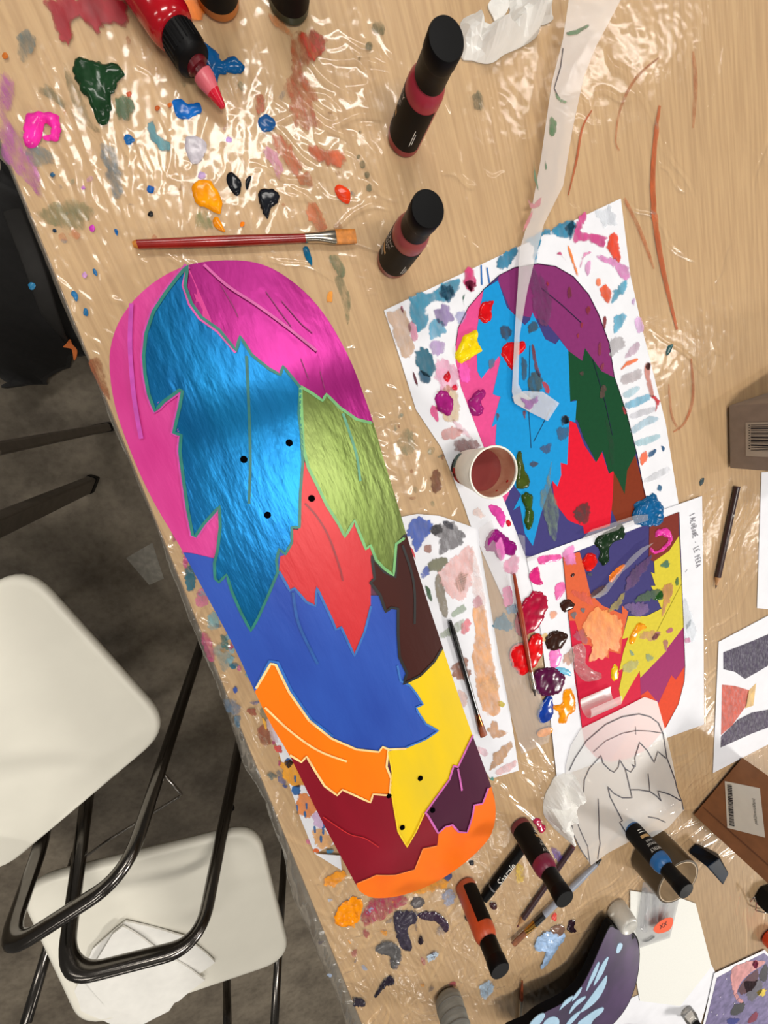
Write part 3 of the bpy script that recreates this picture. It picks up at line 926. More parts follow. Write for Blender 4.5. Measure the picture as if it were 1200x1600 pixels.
leaf('tail', tail, pearl('tail_orange', (243, 118, 20), 0.0, 0.45, (238, 104, 22), 0.06), 0)
leaf('dark red', darkred, pearl('dark_crimson', (120, 14, 30), 0.0, 0.4, (134, 16, 36), 0.08), 1)
leaf('maroon', maroon, pearl('maroon', (74, 22, 50), 0.0, 0.45, (66, 20, 46), 0.08), 2)
leaf('yellow', yellow, pearl('yellow', (236, 198, 6), 0.0, 0.45, (216, 186, 40), 0.08), 3)
leaf('blue', blue, pearl('royal_blue', (30, 68, 164), 0.15, 0.42, (42, 86, 184), 0.18), 4)
orange = [(399, 1079), (423, 1036), (431.7, 1038), (453, 1081.7), (483.7, 1125), (518, 1153), (557, 1170.5), (592, 1174), (598.5, 1166), (607, 1170.5), (605, 1198.7), (611.5, 1216), (609, 1242), (583, 1240), (579, 1253), (535.7, 1233), (527, 1242), (507.5, 1227), (492, 1203), (479, 1181), (470.7, 1190), (453, 1179)] + O(32, 34)
leaf('orange', orange, pearl('orange', (240, 122, 8), 0.0, 0.45, (238, 114, 10), 0.06), 5)
red = [(469, 724), (473, 718), (481, 729), (495, 757), (510, 788), (529, 818), (540, 838), (553, 812), (562, 833), (572, 857), (579, 850), (583, 880), (585, 904), (579, 915), (579, 947), (570, 985), (554, 1023), (533.5, 977.7), (525, 982), (520.5, 969), (510, 947), (494.5, 915), (492, 945), (479, 938.7), (460, 917), (453, 921), (436, 891), (438, 869), (449, 865), (453, 826), (466, 828), (468, 780)]
leaf('red', red, pearl('red', (196, 34, 42), 0.12, 0.42, (208, 44, 50), 0.3), 6)
brown = [(635, 832.5)] + O(12, 14) + [(678.6, 1034), (657, 1055.6), (631, 1068.6), (636, 1052), (624.5, 1027.5), (622, 990.6), (622, 951.6), (611.5, 949.5), (603, 956), (594, 930), (579, 910.5), (585.5, 904), (581, 869), (600.6, 893), (618, 902), (619, 852)]
leaf('brown', brown, pearl('dark_brown', (64, 26, 20), 0.0, 0.45, (58, 24, 20), 0.1), 7)
olive = [(470, 604), (487, 613), (504, 625), (510, 615), (530, 634.6), (557, 654), (581, 660)] + O(9, 11) + [(633, 830), (633, 841), (620, 847.7), (616, 899), (600, 886), (587.7, 873.7), (579, 850), (572.5, 856), (561.7, 832.5), (554, 811), (539, 837), (529, 817), (510, 787), (494.7, 756), (481, 728.6), (473, 709), (470, 650)]
leaf('olive', olive, pearl('olive_green', (98, 114, 58), 0.85, 0.38, (112, 126, 72), 0.45), 8)
teal = [(293, 415), (279, 431), (259.7, 456), (240, 486), (228, 521), (224.4, 556), (226.4, 584), (232, 615), (242, 642), (256, 627), (281, 609), (285, 611), (281, 635), (271.4, 676), (283, 680), (281, 705), (287, 752), (293, 795), (301, 836), (305, 838), (318, 819), (343, 791), (344, 824), (340, 860), (335, 880), (336, 904), (342, 910), (354, 898), (362, 924), (376, 956), (392, 986),
        (404, 964), (420, 928), (434, 894), (432, 876), (436, 858), (446, 866), (456, 848), (456, 824), (468, 824), (469, 772), (473, 724.7), (471, 681.6), (467, 646), (469, 605)] + jag[1:]
leaf('teal', teal, pearl('blue_teal', (4, 92, 150), 0.72, 0.34, (8, 112, 168), 0.35), 9)


def line(pts, wpx, rgb, off=0.0018, closed=False, rd=False):
    k = at(pts[0][0], pts[0][1], T + 0.04)
    return ribbon('painted_line', pts, wpx, mat('line_paint_%d_%d_%d' % rgb, rgb, 0.42, var=0.12, nscale=80), DECK, deck_surf, off, 0.005, closed, round_=rd)


MM = 0.001
line(teal, 2.6 * MM, (24, 116, 104), closed=True)
line(teal[:22], 5.2 * MM, (196, 66, 160), 0.0013)
line([(293, 416), (286, 446), (296, 476), (312, 498), (340, 518), (360, 541), (368, 551)], 2.2 * MM, (206, 74, 164), 0.00165)
line([(581, 661), (557, 655), (530, 636), (510, 616), (504, 626), (487, 614), (470, 604)], 2.6 * MM, (104, 164, 104))
line([(470, 606), (471, 640), (474, 700), (482, 731), (496, 759), (511, 790), (530, 820), (539, 839), (554, 813), (562, 834), (572, 858), (579, 852), (588, 875), (600, 888), (615, 899), (619, 850), (632, 841)], 2.8 * MM, (112, 176, 108))
line([(691, 1013)] + brown[8:], 3.0 * MM, (16, 12, 12), 0.0017)
line([(619, 852), (634, 836)], 3.0 * MM, (16, 12, 12), 0.0017)
line([(436, 893), (453, 923), (460, 919), (479, 941), (493, 947), (495, 918), (510, 950), (520, 971), (525, 984), (533, 980), (554, 1025), (570, 987), (580, 947)], 2.4 * MM, (48, 104, 176), 0.0015)
line([(399, 1077), (421, 1033), (434, 1035), (456, 1081), (486, 1124), (520, 1151)], 2.6 * MM, (40, 104, 186), 0.0015)
line([(635, 1168), (665.7, 1155), (685, 1142), (665.7, 1131.5), (652.7, 1112), (650.5, 1105.5), (661, 1101), (650.5, 1084), (640, 1071), (626, 1064), (621, 1040)], 2.2 * MM, (50, 112, 190), 0.0015)
line([(400, 1076), (423, 1037), (431, 1039), (452, 1082), (483, 1126), (518, 1154), (557, 1171), (592, 1175), (598, 1167), (607, 1171), (635, 1170)], 2.4 * MM, (252, 206, 140), 0.00165)
line([(607, 1171), (604, 1198), (611, 1216), (609, 1243), (583, 1241), (579, 1254), (535, 1234), (527, 1243), (507, 1228), (492, 1204), (479, 1182), (471, 1191), (453, 1180)], 2.4 * MM, (252, 206, 140))
line([(739, 1149), (715.5, 1198.7), (709, 1196.5), (702.5, 1218), (678.6, 1250.7), (665, 1270), (669, 1275), (685, 1302), (696, 1292), (707, 1289), (717, 1300), (730, 1301), (739, 1272), (741, 1258), (754, 1256), (763, 1232)], 2.6 * MM, (196, 92, 170))
line([(607, 1174), (613, 1206), (611, 1234), (616, 1264), (622, 1299), (636, 1323), (650, 1300), (663, 1271)], 1.8 * MM, (240, 200, 20))
line([(557, 1381), (579, 1372), (587.7, 1367.7), (618, 1367.7), (648, 1359), (657, 1337), (661, 1326.5), (683, 1322)], 1.8 * MM, (250, 136, 60))
# midribs
line([(385, 556), (389, 640), (391, 720), (389, 787)], 2.4 * MM, (22, 104, 100), rd=True)
line([(318.5, 413), (355, 446), (400.7, 476), (450, 512), (494.7, 548)], 2.4 * MM, (200, 84, 156), rd=True)
line([(205, 474), (203, 537), (207, 599), (213, 645), (220.5, 685.5)], 3.4 * MM, (190, 68, 168), rd=True)
line([(536, 646), (549.5, 685.5), (558, 715), (563, 752)], 2.4 * MM, (84, 150, 120), rd=True)
line([(477, 787), (495, 807), (514, 839), (531, 887), (535.7, 908)], 1.8 * MM, (150, 30, 40), rd=True)
line([(457.7, 925.7), (466, 973), (488, 1021), (496.7, 1038)], 2.6 * MM, (30, 84, 158), rd=True)
line([(629, 852), (642, 890), (648, 925), (648, 975)], 2.6 * MM, (14, 10, 10), rd=True)
line([(414, 1105.5), (453, 1142), (496.7, 1172.6), (542, 1190)], 2.2 * MM, (252, 206, 140), rd=True)
line([(715.5, 1200.8), (719, 1218), (722, 1235.5)], 2.4 * MM, (196, 92, 170))
line([(505, 1276.7), (545, 1303), (570, 1310), (592, 1324)], 1.2 * MM, (196, 30, 34), rd=True)
# brush grooves in the nose feather
for q in ([(415, 455), (440, 490), (455, 510)], [(440, 470), (470, 505), (488, 520)], [(345, 445), (365, 480), (372, 495)], [(500, 580), (508, 610)], [(470, 560), (482, 592)]):
    line(q, 0.8 * MM, (128, 20, 92), 0.0014)
# bolt holes
HOLE = mat('bolt_hole', (6, 6, 8), 0.9, spec=0.0)
for k, (a, b) in enumerate([(381, 718), (452, 692), (418, 805), (487, 779), (657, 1217), (608, 1244), (629, 1294), (676.5, 1267)]):
    p = on(a, b, deck_surf, 0.002)
    MB().lathe([(0.0031, -0.004), (0.0031, 0.0), (0.0022, 0.0003)], (p[0], p[1], p[2]), 14).build('bolt_hole', HOLE, DECK, True)

# ------------------------------------------------------------------ papers
c5 = lambda p: cr(580, 300, 2.5, p)
cA = lambda p: cr(600, 300, 4, p)
cB = lambda p: cr(820, 300, 4, p)
cC = lambda p: cr(700, 600, 3.243, p)
cD = lambda p: cr(870, 780, 4.2125, p)
cE = lambda p: cr(620, 790, 3.721, p)
cF = lambda p: cr(860, 1080, 4.615, p)


def paper(name, px, z, label, cat, m=None, group=None, thick=0.0003, step=0.02, curl=0.0, seed=1):
    sf = (lambda x, y: z + curl * vnoise(np.asarray(x, float), np.asarray(y, float), 0.07, seed)) if curl else flat(z)
    pw = [at(a, b, z)[:2] for a, b in px]
    c = np.mean(pw, 0)
    e = empty(name, (c[0], c[1], z), label, cat, group)
    patch('sheet', px, m or PAPER, e, sf, 0.0, step, depth=thick)
    e['_'] = 0; del e['_']
    return e, sf


Z1, Z2, Z3p = T + 0.0014, T + 0.0026, T + 0.0020
PG1, S1 = paper('printed_paper', P1Q, Z1, 'large white sheet with printed feather board nose design under long film strip', 'paper', group='printed design sheets')


def pr1(pts, rgb, layer=0):
    return patch('printed_feather', pts, ink(rgb), PG1, S1, 0.00018 + 0.00008 * layer, 0.03, depth=0.0001)


def st(par, sf, pts, rgb, a=0.8, an=0.3, off=0.0006, name='brush_stroke'):
    return patch(name, spline(pts, 3), dry(rgb, a, an), par, sf, off, 0.008, ew=0.004)


def wb(par, sf, pts, rgb, h=0.0025, edge=0.003, lump=0.5, off=0.0005):
    return blob('wet_paint', pts, h, wet(rgb), par, sf, off, edge=edge, lump=lump)


pout = [(712, 540), (716, 512), (732, 480), (756, 452), (780, 430), (804, 418), (840, 412), (868, 416), (896, 432), (920, 460), (936, 492), (952, 536), (960, 588), (980, 648), (996, 712), (1010, 785)]
pr1(pout + [(1012, 812), (823, 874), (808, 834), (789, 785), (752, 688), (732, 636), (720, 604), (712, 564)], (62, 58, 116), 0)
pr1([(756, 452), (732, 480), (716, 512), (712, 540), (712, 564), (720, 604), (732, 636), (752, 688), (789, 785), (796, 770), (790, 560)], (216, 76, 138), 1)
pr1([(778, 438)] + pout[4:13] + [(960, 590), (940, 580), (914, 544), (910, 564), (888, 548), (874, 528), (850, 500), (800, 490)], (126, 46, 104), 1)
pr1([(954, 740), (980, 700), (993, 712), (1012, 785), (1012, 806), (965, 818), (950, 785)], (122, 48, 24), 1)
pr1([(889.6, 657), (900, 661.7), (913, 695.6), (931, 722), (940.5, 706), (951, 739), (959, 732.6), (957.5, 776), (953, 822), (913, 834), (911, 822), (897, 817), (888, 813), (866.5, 785), (863, 751), (880, 700)], (214, 20, 46), 2)
pr1([(888, 548), (910, 564), (914, 544), (940, 580), (960, 590), (980, 648), (994, 708), (980, 735), (976, 772), (966, 750), (958, 736), (952, 740), (942, 704), (932, 722), (912, 684), (902, 656), (890, 656), (900, 624), (890, 628)], (18, 68, 40), 3)
pr1([(756, 452), (752, 472), (744, 524), (746, 580), (752, 592), (780, 556), (782, 562), (770, 616), (782, 620), (768, 668), (776, 662), (774, 692), (790, 740), (814, 773), (802, 797), (812.5, 790), (820, 834), (832.6, 853), (845, 803.5), (863, 751), (871, 760), (877, 742), (876, 723), (886.5, 726), (889.6, 657), (899, 660), (901, 626), (891, 628), (888, 548), (874, 530), (868, 538), (852, 530), (832, 488), (828, 500), (820, 508), (792, 480), (778, 438)], (22, 142, 206), 4)
for q in ([(846, 450), (880, 478), (908, 504)], [(926, 560), (946, 630), (957, 680)], [(828, 540), (826, 640), (830, 700)], [(860, 640), (834, 690)]):
    ribbon('printed_line', q, 0.0008, ink((30, 34, 60)), PG1, S1, 0.0008)
ribbon('printed_line', pout, 0.0007, ink((40, 20, 44)), PG1, S1, 0.0008)
# brush marks around the print
for pts, c, a in (
        (cA([(150, 700), (190, 640), (340, 600), (360, 570), (470, 545), (465, 610), (400, 690), (330, 680), (270, 720), (280, 800), (240, 860), (180, 810)]), (48, 136, 168), 0.75),
        (cA([(350, 600), (420, 570), (440, 640), (400, 690), (350, 650)]), (20, 96, 136), 0.7), (cA([(715, 400), (830, 340), (825, 400), (760, 480), (715, 480)]), (30, 120, 156), 0.8),
        (cA([(505, 490), (560, 475), (575, 580), (545, 622), (505, 590)]), (206, 50, 116), 0.8), (cA([(505, 560), (575, 560), (570, 610), (540, 625)]), (170, 16, 84), 0.9),
        (cA([(490, 660), (510, 632), (500, 670), (502, 715)]), (18, 92, 74), 0.9), (cA([(105, 715), (118, 715), (122, 755), (108, 740)]), (190, 60, 110), 0.8),
        (cA([(20, 760), (120, 740), (150, 800), (190, 1000), (110, 1030), (60, 880)]), (206, 170, 140), 0.6), (cA([(150, 830), (190, 820), (215, 900), (180, 930)]), (224, 140, 170), 0.6),
        (cA([(280, 830), (340, 800), (390, 850), (370, 900), (300, 915)]), (80, 156, 190), 0.65), (cA([(320, 740), (380, 700), (440, 790), (380, 830), (340, 810)]), (134, 112, 164), 0.65),
        (cA([(440, 770), (500, 745), (520, 770), (470, 840)]), (150, 150, 200), 0.5), (cA([(290, 950), (350, 920), (385, 980), (330, 1040)]), (170, 140, 190), 0.6),
        (cA([(195, 1000), (250, 975), (305, 1030), (310, 1120), (260, 1150), (215, 1090)]), (24, 100, 124), 0.85), (cA([(215, 1120), (290, 1140), (280, 1195), (240, 1190)]), (20, 80, 110), 0.85),
        (cA([(180, 1120), (200, 1150), (212, 1215), (190, 1180)]), (90, 20, 40), 0.9), (cA([(330, 1050), (450, 1080), (460, 1200), (380, 1260), (320, 1160)]), (232, 150, 186), 0.5),
        (cA([(470, 1070), (520, 1060), (540, 1180), (480, 1190)]), (240, 80, 176), 0.8), (cA([(340, 1240), (430, 1220), (480, 1380), (400, 1440), (330, 1320)]), (212, 186, 150), 0.6),
        (cA([(290, 1340), (330, 1340), (340, 1440), (300, 1400)]), (206, 70, 130), 0.8), (cA([(360, 1500), (430, 1470), (490, 1490), (470, 1530), (380, 1550)]), (214, 150, 146), 0.6),
        (cA([(440, 1560), (540, 1540), (600, 1590), (560, 1640), (470, 1640)]), (150, 110, 110), 0.6), (cA([(420, 1420), (500, 1470), (560, 1560), (480, 1500)]), (236, 190, 204), 0.5),
        (cB([(0, 300), (120, 240), (310, 170), (300, 270), (250, 290), (150, 260), (90, 320), (80, 430), (50, 430), (60, 340)]), (36, 134, 172), 0.8), (cB([(260, 200), (310, 175), (295, 300), (260, 260)]), (16, 96, 132), 0.75),
        (cB([(310, 310), (330, 190), (380, 135), (385, 180), (350, 240), (420, 260), (515, 280), (505, 335), (460, 340), (380, 300)]), (204, 66, 136), 0.8),
        (cB([(510, 340), (550, 270), (585, 270), (590, 340), (605, 420), (570, 430), (530, 390)]), (226, 62, 26), 0.85), (cB([(455, 400), (540, 410), (640, 470), (655, 540), (610, 545), (540, 460), (470, 430)]), (214, 130, 188), 0.7),
        (cB([(465, 600), (510, 585), (540, 620), (530, 700), (490, 660)]), (226, 84, 36), 0.8), (cB([(540, 690), (560, 620), (640, 540), (630, 600), (570, 680)]), (80, 160, 190), 0.75),
        (cB([(450, 545), (470, 540), (475, 580), (452, 585)]), (226, 120, 80), 0.8), (cB([(195, 390), (225, 375), (262, 440), (230, 400)]), (190, 50, 110), 0.7),
        (cB([(340, 470), (370, 380), (410, 385), (370, 410), (350, 480)]), (214, 120, 170), 0.7), (cB([(380, 450), (410, 430), (415, 480), (390, 525)]), (216, 150, 196), 0.7),
        (cB([(270, 355), (285, 355), (340, 530), (320, 510)]), (240, 124, 40), 0.9), (cB([(560, 800), (590, 755), (635, 780), (600, 850), (555, 885)]), (84, 164, 196), 0.75),
        (cB([(530, 930), (600, 905), (625, 960), (590, 1000), (545, 1030)]), (176, 172, 176), 0.7), (cB([(630, 1020), (680, 950), (720, 950), (700, 1000), (640, 1040)]), (200, 170, 190), 0.6),
        (cB([(605, 1100), (650, 1050), (705, 1040), (700, 1060), (640, 1085), (612, 1110)]), (232, 110, 50), 0.9), (cB([(600, 1150), (700, 1110), (735, 1120), (720, 1170), (620, 1200)]), (190, 180, 184), 0.65),
        (cB([(745, 1110), (765, 1065), (790, 1070), (785, 1150), (810, 1270), (780, 1270)]), (196, 120, 104), 0.7), (cB([(750, 1095), (765, 1065), (788, 1070), (780, 1110)]), (70, 20, 24), 0.9),
        (cB([(780, 1270), (820, 1275), (848, 1305), (835, 1330), (815, 1380), (820, 1310)]), (196, 24, 36), 0.9), (cB([(610, 1260), (700, 1215), (720, 1235), (640, 1290)]), (170, 200, 212), 0.6),
        (cB([(630, 1320), (770, 1260), (780, 1300), (650, 1355)]), (120, 178, 206), 0.75), (cB([(660, 1390), (800, 1340), (815, 1370), (680, 1420)]), (206, 206, 214), 0.6),
        (cB([(665, 1480), (780, 1400), (845, 1420), (750, 1470), (680, 1510)]), (172, 200, 216), 0.65), (cB([(690, 1560), (830, 1510), (840, 1545), (720, 1590)]), (170, 206, 218), 0.65),
        (cB([(690, 790), (730, 780), (745, 860), (700, 880)]), (214, 170, 214), 0.7), (cB([(670, 690), (688, 655), (685, 710)]), (180, 130, 190), 0.5), (cB([(440, 120), (540, 90), (575, 200), (500, 210)]), (220, 226, 236), 0.5),
        (cB([(610, 1340), (640, 1370), (625, 1390)]), (150, 20, 30), 0.9), (cB([(490, 790), (510, 780), (505, 850), (492, 850)]), (130, 20, 34), 0.9),
        (cC([(970, 370), (1000, 340), (1010, 370), (985, 410)]), (232, 104, 66), 0.85), (cC([(1018, 345), (1055, 330), (1050, 350), (1022, 375)]), (24, 84, 130), 0.85), (cC([(1080, 310), (1098, 325), (1090, 342)]), (24, 84, 130), 0.85),
        (cC([(1000, 480), (1110, 420), (1115, 450), (1010, 500)]), (214, 216, 222), 0.6), (cC([(1065, 510), (1085, 515), (1080, 545), (1062, 540)]), (20, 90, 130), 0.85)):
    st(PG1, S1, pts, c, a, 0.2)
for q in ([(752, 414), (753, 445)], [(761, 418), (765, 443)]):
    ribbon('brush_stroke', q, 0.0016, ink((54, 110, 176)), PG1, S1, 0.0007)
# thick paint on the print
wb(PG1, S1, cA([(590, 770), (610, 700), (640, 685), (685, 680), (672, 730), (675, 790), (640, 818), (600, 800)]), (206, 16, 24))
wb(PG1, S1, cA([(735, 1010), (760, 950), (820, 940), (870, 930), (885, 970), (850, 1015), (825, 1040), (800, 1110), (760, 1060)]), (200, 12, 20))
wb(PG1, S1, cA([(448, 1010), (480, 930), (520, 880), (585, 865), (590, 940), (618, 985), (560, 1020), (520, 1050), (480, 1070), (455, 1050)]), (240, 206, 16), 0.004, 0.004)
wb(PG1, S1, cA([(318, 1310), (340, 1250), (390, 1250), (435, 1310), (425, 1370), (390, 1400), (340, 1360)]), (150, 30, 112), 0.0035, 0.004)
wb(PG1, S1, cA([(525, 1320), (560, 1260), (620, 1230), (635, 1270), (605, 1310), (625, 1360), (600, 1400), (550, 1390)]), (146, 30, 108), 0.0035, 0.004)
wb(PG1, S1, cA([(370, 1160), (390, 1130), (405, 1118), (415, 1160), (395, 1190)]), (196, 26, 40), 0.0015)
wb(PG1, S1, cA([(425, 1215), (450, 1200), (458, 1235), (430, 1235)]), (206, 30, 60), 0.001, 0.002)
for pts, c in ((cA([(720, 850), (760, 830), (800, 870), (770, 930), (735, 900)]), (44, 60, 84)), (cA([(920, 960), (940, 965), (960, 1080), (985, 1150), (950, 1130)]), (110, 30, 34)), (cA([(990, 1190), (1020, 1200), (1035, 1250), (1010, 1250)]), (190, 30, 30)),
               (cA([(905, 1150), (980, 1120), (985, 1240), (910, 1245)]), (50, 74, 80)), (cA([(860, 1040), (895, 1060), (890, 1170), (865, 1170)]), (40, 76, 100)), (cA([(655, 1050), (690, 1040), (690, 1090), (660, 1100)]), (90, 110, 140)),
               (cB([(135, 560), (150, 570), (140, 600)]), (150, 24, 36)), (cB([(265, 640), (280, 590), (298, 640), (280, 670)]), (110, 30, 44)), (cB([(380, 720), (410, 720), (400, 770), (385, 760)]), (130, 20, 30)), (cB([(350, 820), (366, 820), (355, 855)]), (150, 20, 40)),
               (cB([(325, 895), (340, 880), (335, 915)]), (140, 20, 40)), (cB([(460, 960), (475, 930), (480, 1010), (462, 1020)]), (130, 24, 50)), (cB([(475, 1090), (495, 1070), (490, 1115)]), (130, 24, 50)), (cB([(225, 1410), (260, 1395), (275, 1440), (235, 1460)]), (44, 66, 84)),
               (cB([(480, 1210), (510, 1210), (500, 1280), (470, 1280)]), (70, 44, 30)), (cB([(340, 1130), (370, 1120), (365, 1150)]), (60, 40, 30)), (cC([(470, 320), (520, 300), (515, 350), (480, 350)]), (54, 80, 120)), (cC([(410, 410), (430, 390), (460, 405), (430, 425)]), (60, 60, 80)),
               (cC([(570, 180), (610, 160), (615, 200), (580, 200)]), (54, 70, 84)), (cC([(380, 140), (395, 140), (390, 180)]), (110, 40, 40)), (cC([(245, 150), (260, 155), (250, 195)]), (90, 60, 80)), (cC([(545, 230), (610, 220), (600, 280), (560, 290)]), (40, 90, 130)),
               (cC([(640, 640), (715, 600), (720, 690), (690, 705), (650, 680)]), (70, 30, 34)), (cA([(900, 830), (950, 800), (965, 850), (910, 880)]), (44, 70, 90))):
    st(PG1, S1, pts, c, 0.75, 0.35, 0.0009, 'paint_fleck')
st(PG1, S1, cC([(470, 600), (500, 480), (530, 380), (520, 500), (560, 640), (550, 780), (520, 770)]), (110, 130, 120), 0.5, 0.4, 0.0009)
st(PG1, S1, cA([(900, 460), (1040, 620), (1040, 800), (960, 800)]), (110, 50, 100), 0.5, 0.4, 0.0009)
wb(PG1, S1, cC([(350, 350), (370, 345), (385, 420), (410, 480), (405, 520), (360, 530), (345, 500)]), (62, 76, 24), 0.0035, 0.004, 0.3)
wb(PG1, S1, cC([(372, 580), (395, 547), (425, 560), (428, 640), (432, 700), (405, 733), (385, 700), (395, 640)]), (52, 80, 26), 0.004, 0.004, 0.25)
wb(PG1, S1, cC([(940, 620), (990, 580), (1040, 560), (1090, 620), (1085, 680), (1040, 700), (980, 690)]), (12, 84, 130), 0.002, 0.004, 0.8)
st(PG1, S1, cC([(800, 150), (840, 300), (835, 440), (810, 300)]), (14, 60, 34), 0.2, 0.2, 0.0008)
wb(PG1, S1, cE([(515, 190), (570, 140), (640, 180), (695, 230), (680, 290), (620, 285), (600, 320), (560, 270), (520, 260)]), (138, 20, 112), 0.003, 0.004, 0.8)
st(PG1, S1, cE([(575, 210), (610, 190), (630, 290), (600, 320), (580, 270)]), (226, 110, 186), 0.85, 0.15, 0.003)
wb(PG1, S1, cE([(540, 0), (600, 10), (635, 80), (612, 128), (582, 80), (545, 40)]), (214, 70, 160), 0.0015, 0.004, 0.7)
wb(PG1, S1, cE([(636, 90), (655, 85), (665, 110), (648, 122)]), (190, 14, 40), 0.0015, 0.002)
for pts, c, a in (([(620, 330), (690, 290), (715, 320), (690, 400), (640, 390)], (226, 150, 180), 0.6), ([(615, 480), (660, 470), (680, 570), (640, 590), (615, 540)], (232, 120, 176), 0.75), ([(640, 590), (690, 570), (695, 620), (650, 625)], (60, 130, 170), 0.7),
                  ([(560, 670), (620, 630), (680, 690), (640, 730), (570, 710)], (20, 108, 134), 0.85), ([(440, 30), (480, 20), (520, 60), (470, 80)], (230, 200, 190), 0.5)):
    st(PG1, S1, cE(pts), c, a, 0.2, 0.0007)

# second printed sheet
PG2, S2 = paper('printed_paper', P2Q, Z2, 'white sheet with printed tail design and pencilled name, overlapping the nose design sheet', 'paper', group='printed design sheets')


def pr2(pts, rgb, layer=0):
    return patch('printed_feather', pts, ink(rgb), PG2, S2, 0.00018 + 0.00008 * layer, 0.03, depth=0.0001)


edge2 = [(1061, 800), (1064, 860), (1068, 979), (1070.6, 1041), (1069, 1065), (1060, 1100.5), (1041, 1136), (1011.7, 1171), (981, 1186), (953, 1190.5), (931.5, 1184), (914, 1164.5), (909, 1136)]
pr2([(879.5, 870)] + edge2 + [(889, 970)], (60, 56, 112), 0)
pr2([(889, 965), (1000, 990), (1012, 1060), (1000, 1130)] + edge2[8:] + [(898, 1060)], (200, 20, 58), 1)
pr2([(1068, 975), (1070.6, 1041), (1060, 1070), (1049, 1090), (1029, 1112), (1012, 1082), (1001, 1086), (1000, 1055), (1041, 1010)], (150, 40, 98), 2)
pr2([(1070, 1041), (1069, 1065), (1060, 1100.5), (1041, 1136), (1011, 1171), (981, 1186), (953, 1190.5), (990, 1130), (1002, 1086), (1012, 1079), (1029, 1099), (1049, 1055), (1056, 1062)], (214, 66, 30), 3)
pr2(cD([(40, 380), (150, 345), (180, 450), (220, 620), (300, 700), (430, 755), (430, 700), (470, 740), (450, 830), (430, 920), (420, 1020), (345, 1000), (345, 1050), (215, 960), (170, 960), (120, 800), (80, 800)]), (210, 94, 56), 4)
pr2(cD([(800, 85), (805, 240), (740, 340), (640, 410), (605, 395), (610, 160)]), (118, 46, 36), 5)
pr2(cD([(640, 410), (740, 340), (805, 240), (818, 500), (835, 840), (720, 990), (720, 1000), (550, 1175), (545, 1130), (480, 1240), (425, 1340), (410, 1250), (440, 1110), (410, 1130), (440, 1000), (470, 910), (430, 920), (470, 770), (590, 770), (690, 720), (620, 570), (650, 570), (620, 480), (645, 490)]), (206, 190, 54), 6)
ribbon('printed_line', cD([(40, 380), (80, 800), (165, 1500)]), 0.0007, ink((60, 20, 30)), PG2, S2, 0.001)
ribbon('printed_line', cD([(805, 85), (835, 840), (845, 1100), (840, 1200), (800, 1350), (720, 1500)]), 0.0007, ink((60, 20, 30)), PG2, S2, 0.001)
ribbon('printed_line', cD([(820, 560), (660, 870)]), 0.0006, ink((120, 110, 30)), PG2, S2, 0.001)
for pts, c, a in (([(175, 880), (200, 760), (300, 720), (420, 790), (430, 850), (400, 1000), (345, 985), (330, 1040), (215, 1060), (240, 950)], (240, 134, 20), 0.8), ([(330, 740), (440, 610), (450, 640), (400, 720)], (170, 150, 40), 0.5),
                  ([(515, 680), (560, 620), (690, 590), (700, 660), (620, 665)], (30, 70, 30), 0.8), ([(680, 440), (720, 400), (745, 430), (720, 460)], (20, 110, 90), 0.8), ([(780, 540), (800, 505), (805, 560), (785, 570)], (50, 100, 30), 0.75),
                  ([(690, 590), (750, 550), (765, 600), (735, 690), (690, 775), (700, 660)], (196, 130, 70), 0.7), ([(550, 900), (580, 865), (640, 870), (680, 890), (640, 930), (570, 925)], (190, 120, 70), 0.5), ([(625, 920), (650, 880), (682, 880), (650, 930)], (160, 30, 80), 0.8),
                  ([(720, 870), (750, 845), (770, 865), (740, 880)], (160, 40, 80), 0.8), ([(700, 940), (730, 925), (725, 1000), (712, 990)], (150, 40, 50), 0.7), ([(430, 1100), (520, 1060), (540, 1090), (470, 1140)], (150, 150, 40), 0.5), ([(480, 990), (510, 1020), (490, 1030)], (60, 110, 60), 0.7),
                  ([(590, 1020), (640, 1040), (600, 1070)], (90, 120, 50), 0.6), ([(440, 700), (580, 680), (595, 750), (520, 765)], (100, 60, 130), 0.7), ([(480, 490), (600, 380), (620, 400), (520, 560), (450, 600)], (76, 30, 96), 0.75),
                  ([(100, 600), (200, 620), (240, 700), (120, 640)], (214, 70, 40), 0.5), ([(95, 750), (130, 740), (120, 790), (100, 780)], (70, 70, 80), 0.8), ([(155, 720), (185, 720), (175, 750)], (70, 70, 80), 0.8), ([(240, 600), (330, 560), (310, 630), (230, 650)], (84, 40, 30), 0.6),
                  ([(200, 490), (230, 485), (225, 510)], (30, 40, 60), 0.8), ([(110, 880), (180, 850), (200, 950), (130, 930)], (140, 30, 80), 0.4)):
    st(PG2, S2, cD(pts), c, a, 0.2, 0.0011)
wb(PG2, S2, cD([(250, 290), (300, 230), (380, 190), (425, 165), (445, 250), (380, 280), (345, 310), (340, 400), (300, 430), (275, 390), (290, 340)]), (24, 46, 26), 0.004, 0.004, 0.7)
wb(PG2, S2, cD([(170, 400), (210, 350), (265, 380), (255, 440), (210, 475), (175, 440)]), (206, 20, 16), 0.002, 0.003, 0.4)
wb(PG2, S2, cD([(640, 260), (660, 205), (720, 190), (750, 220), (755, 270), (735, 310), (690, 345), (650, 360), (615, 345), (618, 315), (640, 340), (690, 320), (730, 270), (700, 240), (660, 240)]), (224, 56, 160), 0.003, 0.003, 0.3)
wb(PG2, S2, cD([(475, 930), (490, 880), (530, 820), (580, 820), (585, 850), (540, 870), (505, 945), (480, 948)]), (240, 150, 16), 0.0025, 0.003, 0.3)
wb(PG2, S2, cD([(355, 1150), (375, 1090), (392, 1090), (405, 1130), (400, 1180), (370, 1190)]), (220, 186, 20), 0.0015, 0.003, 0.5)
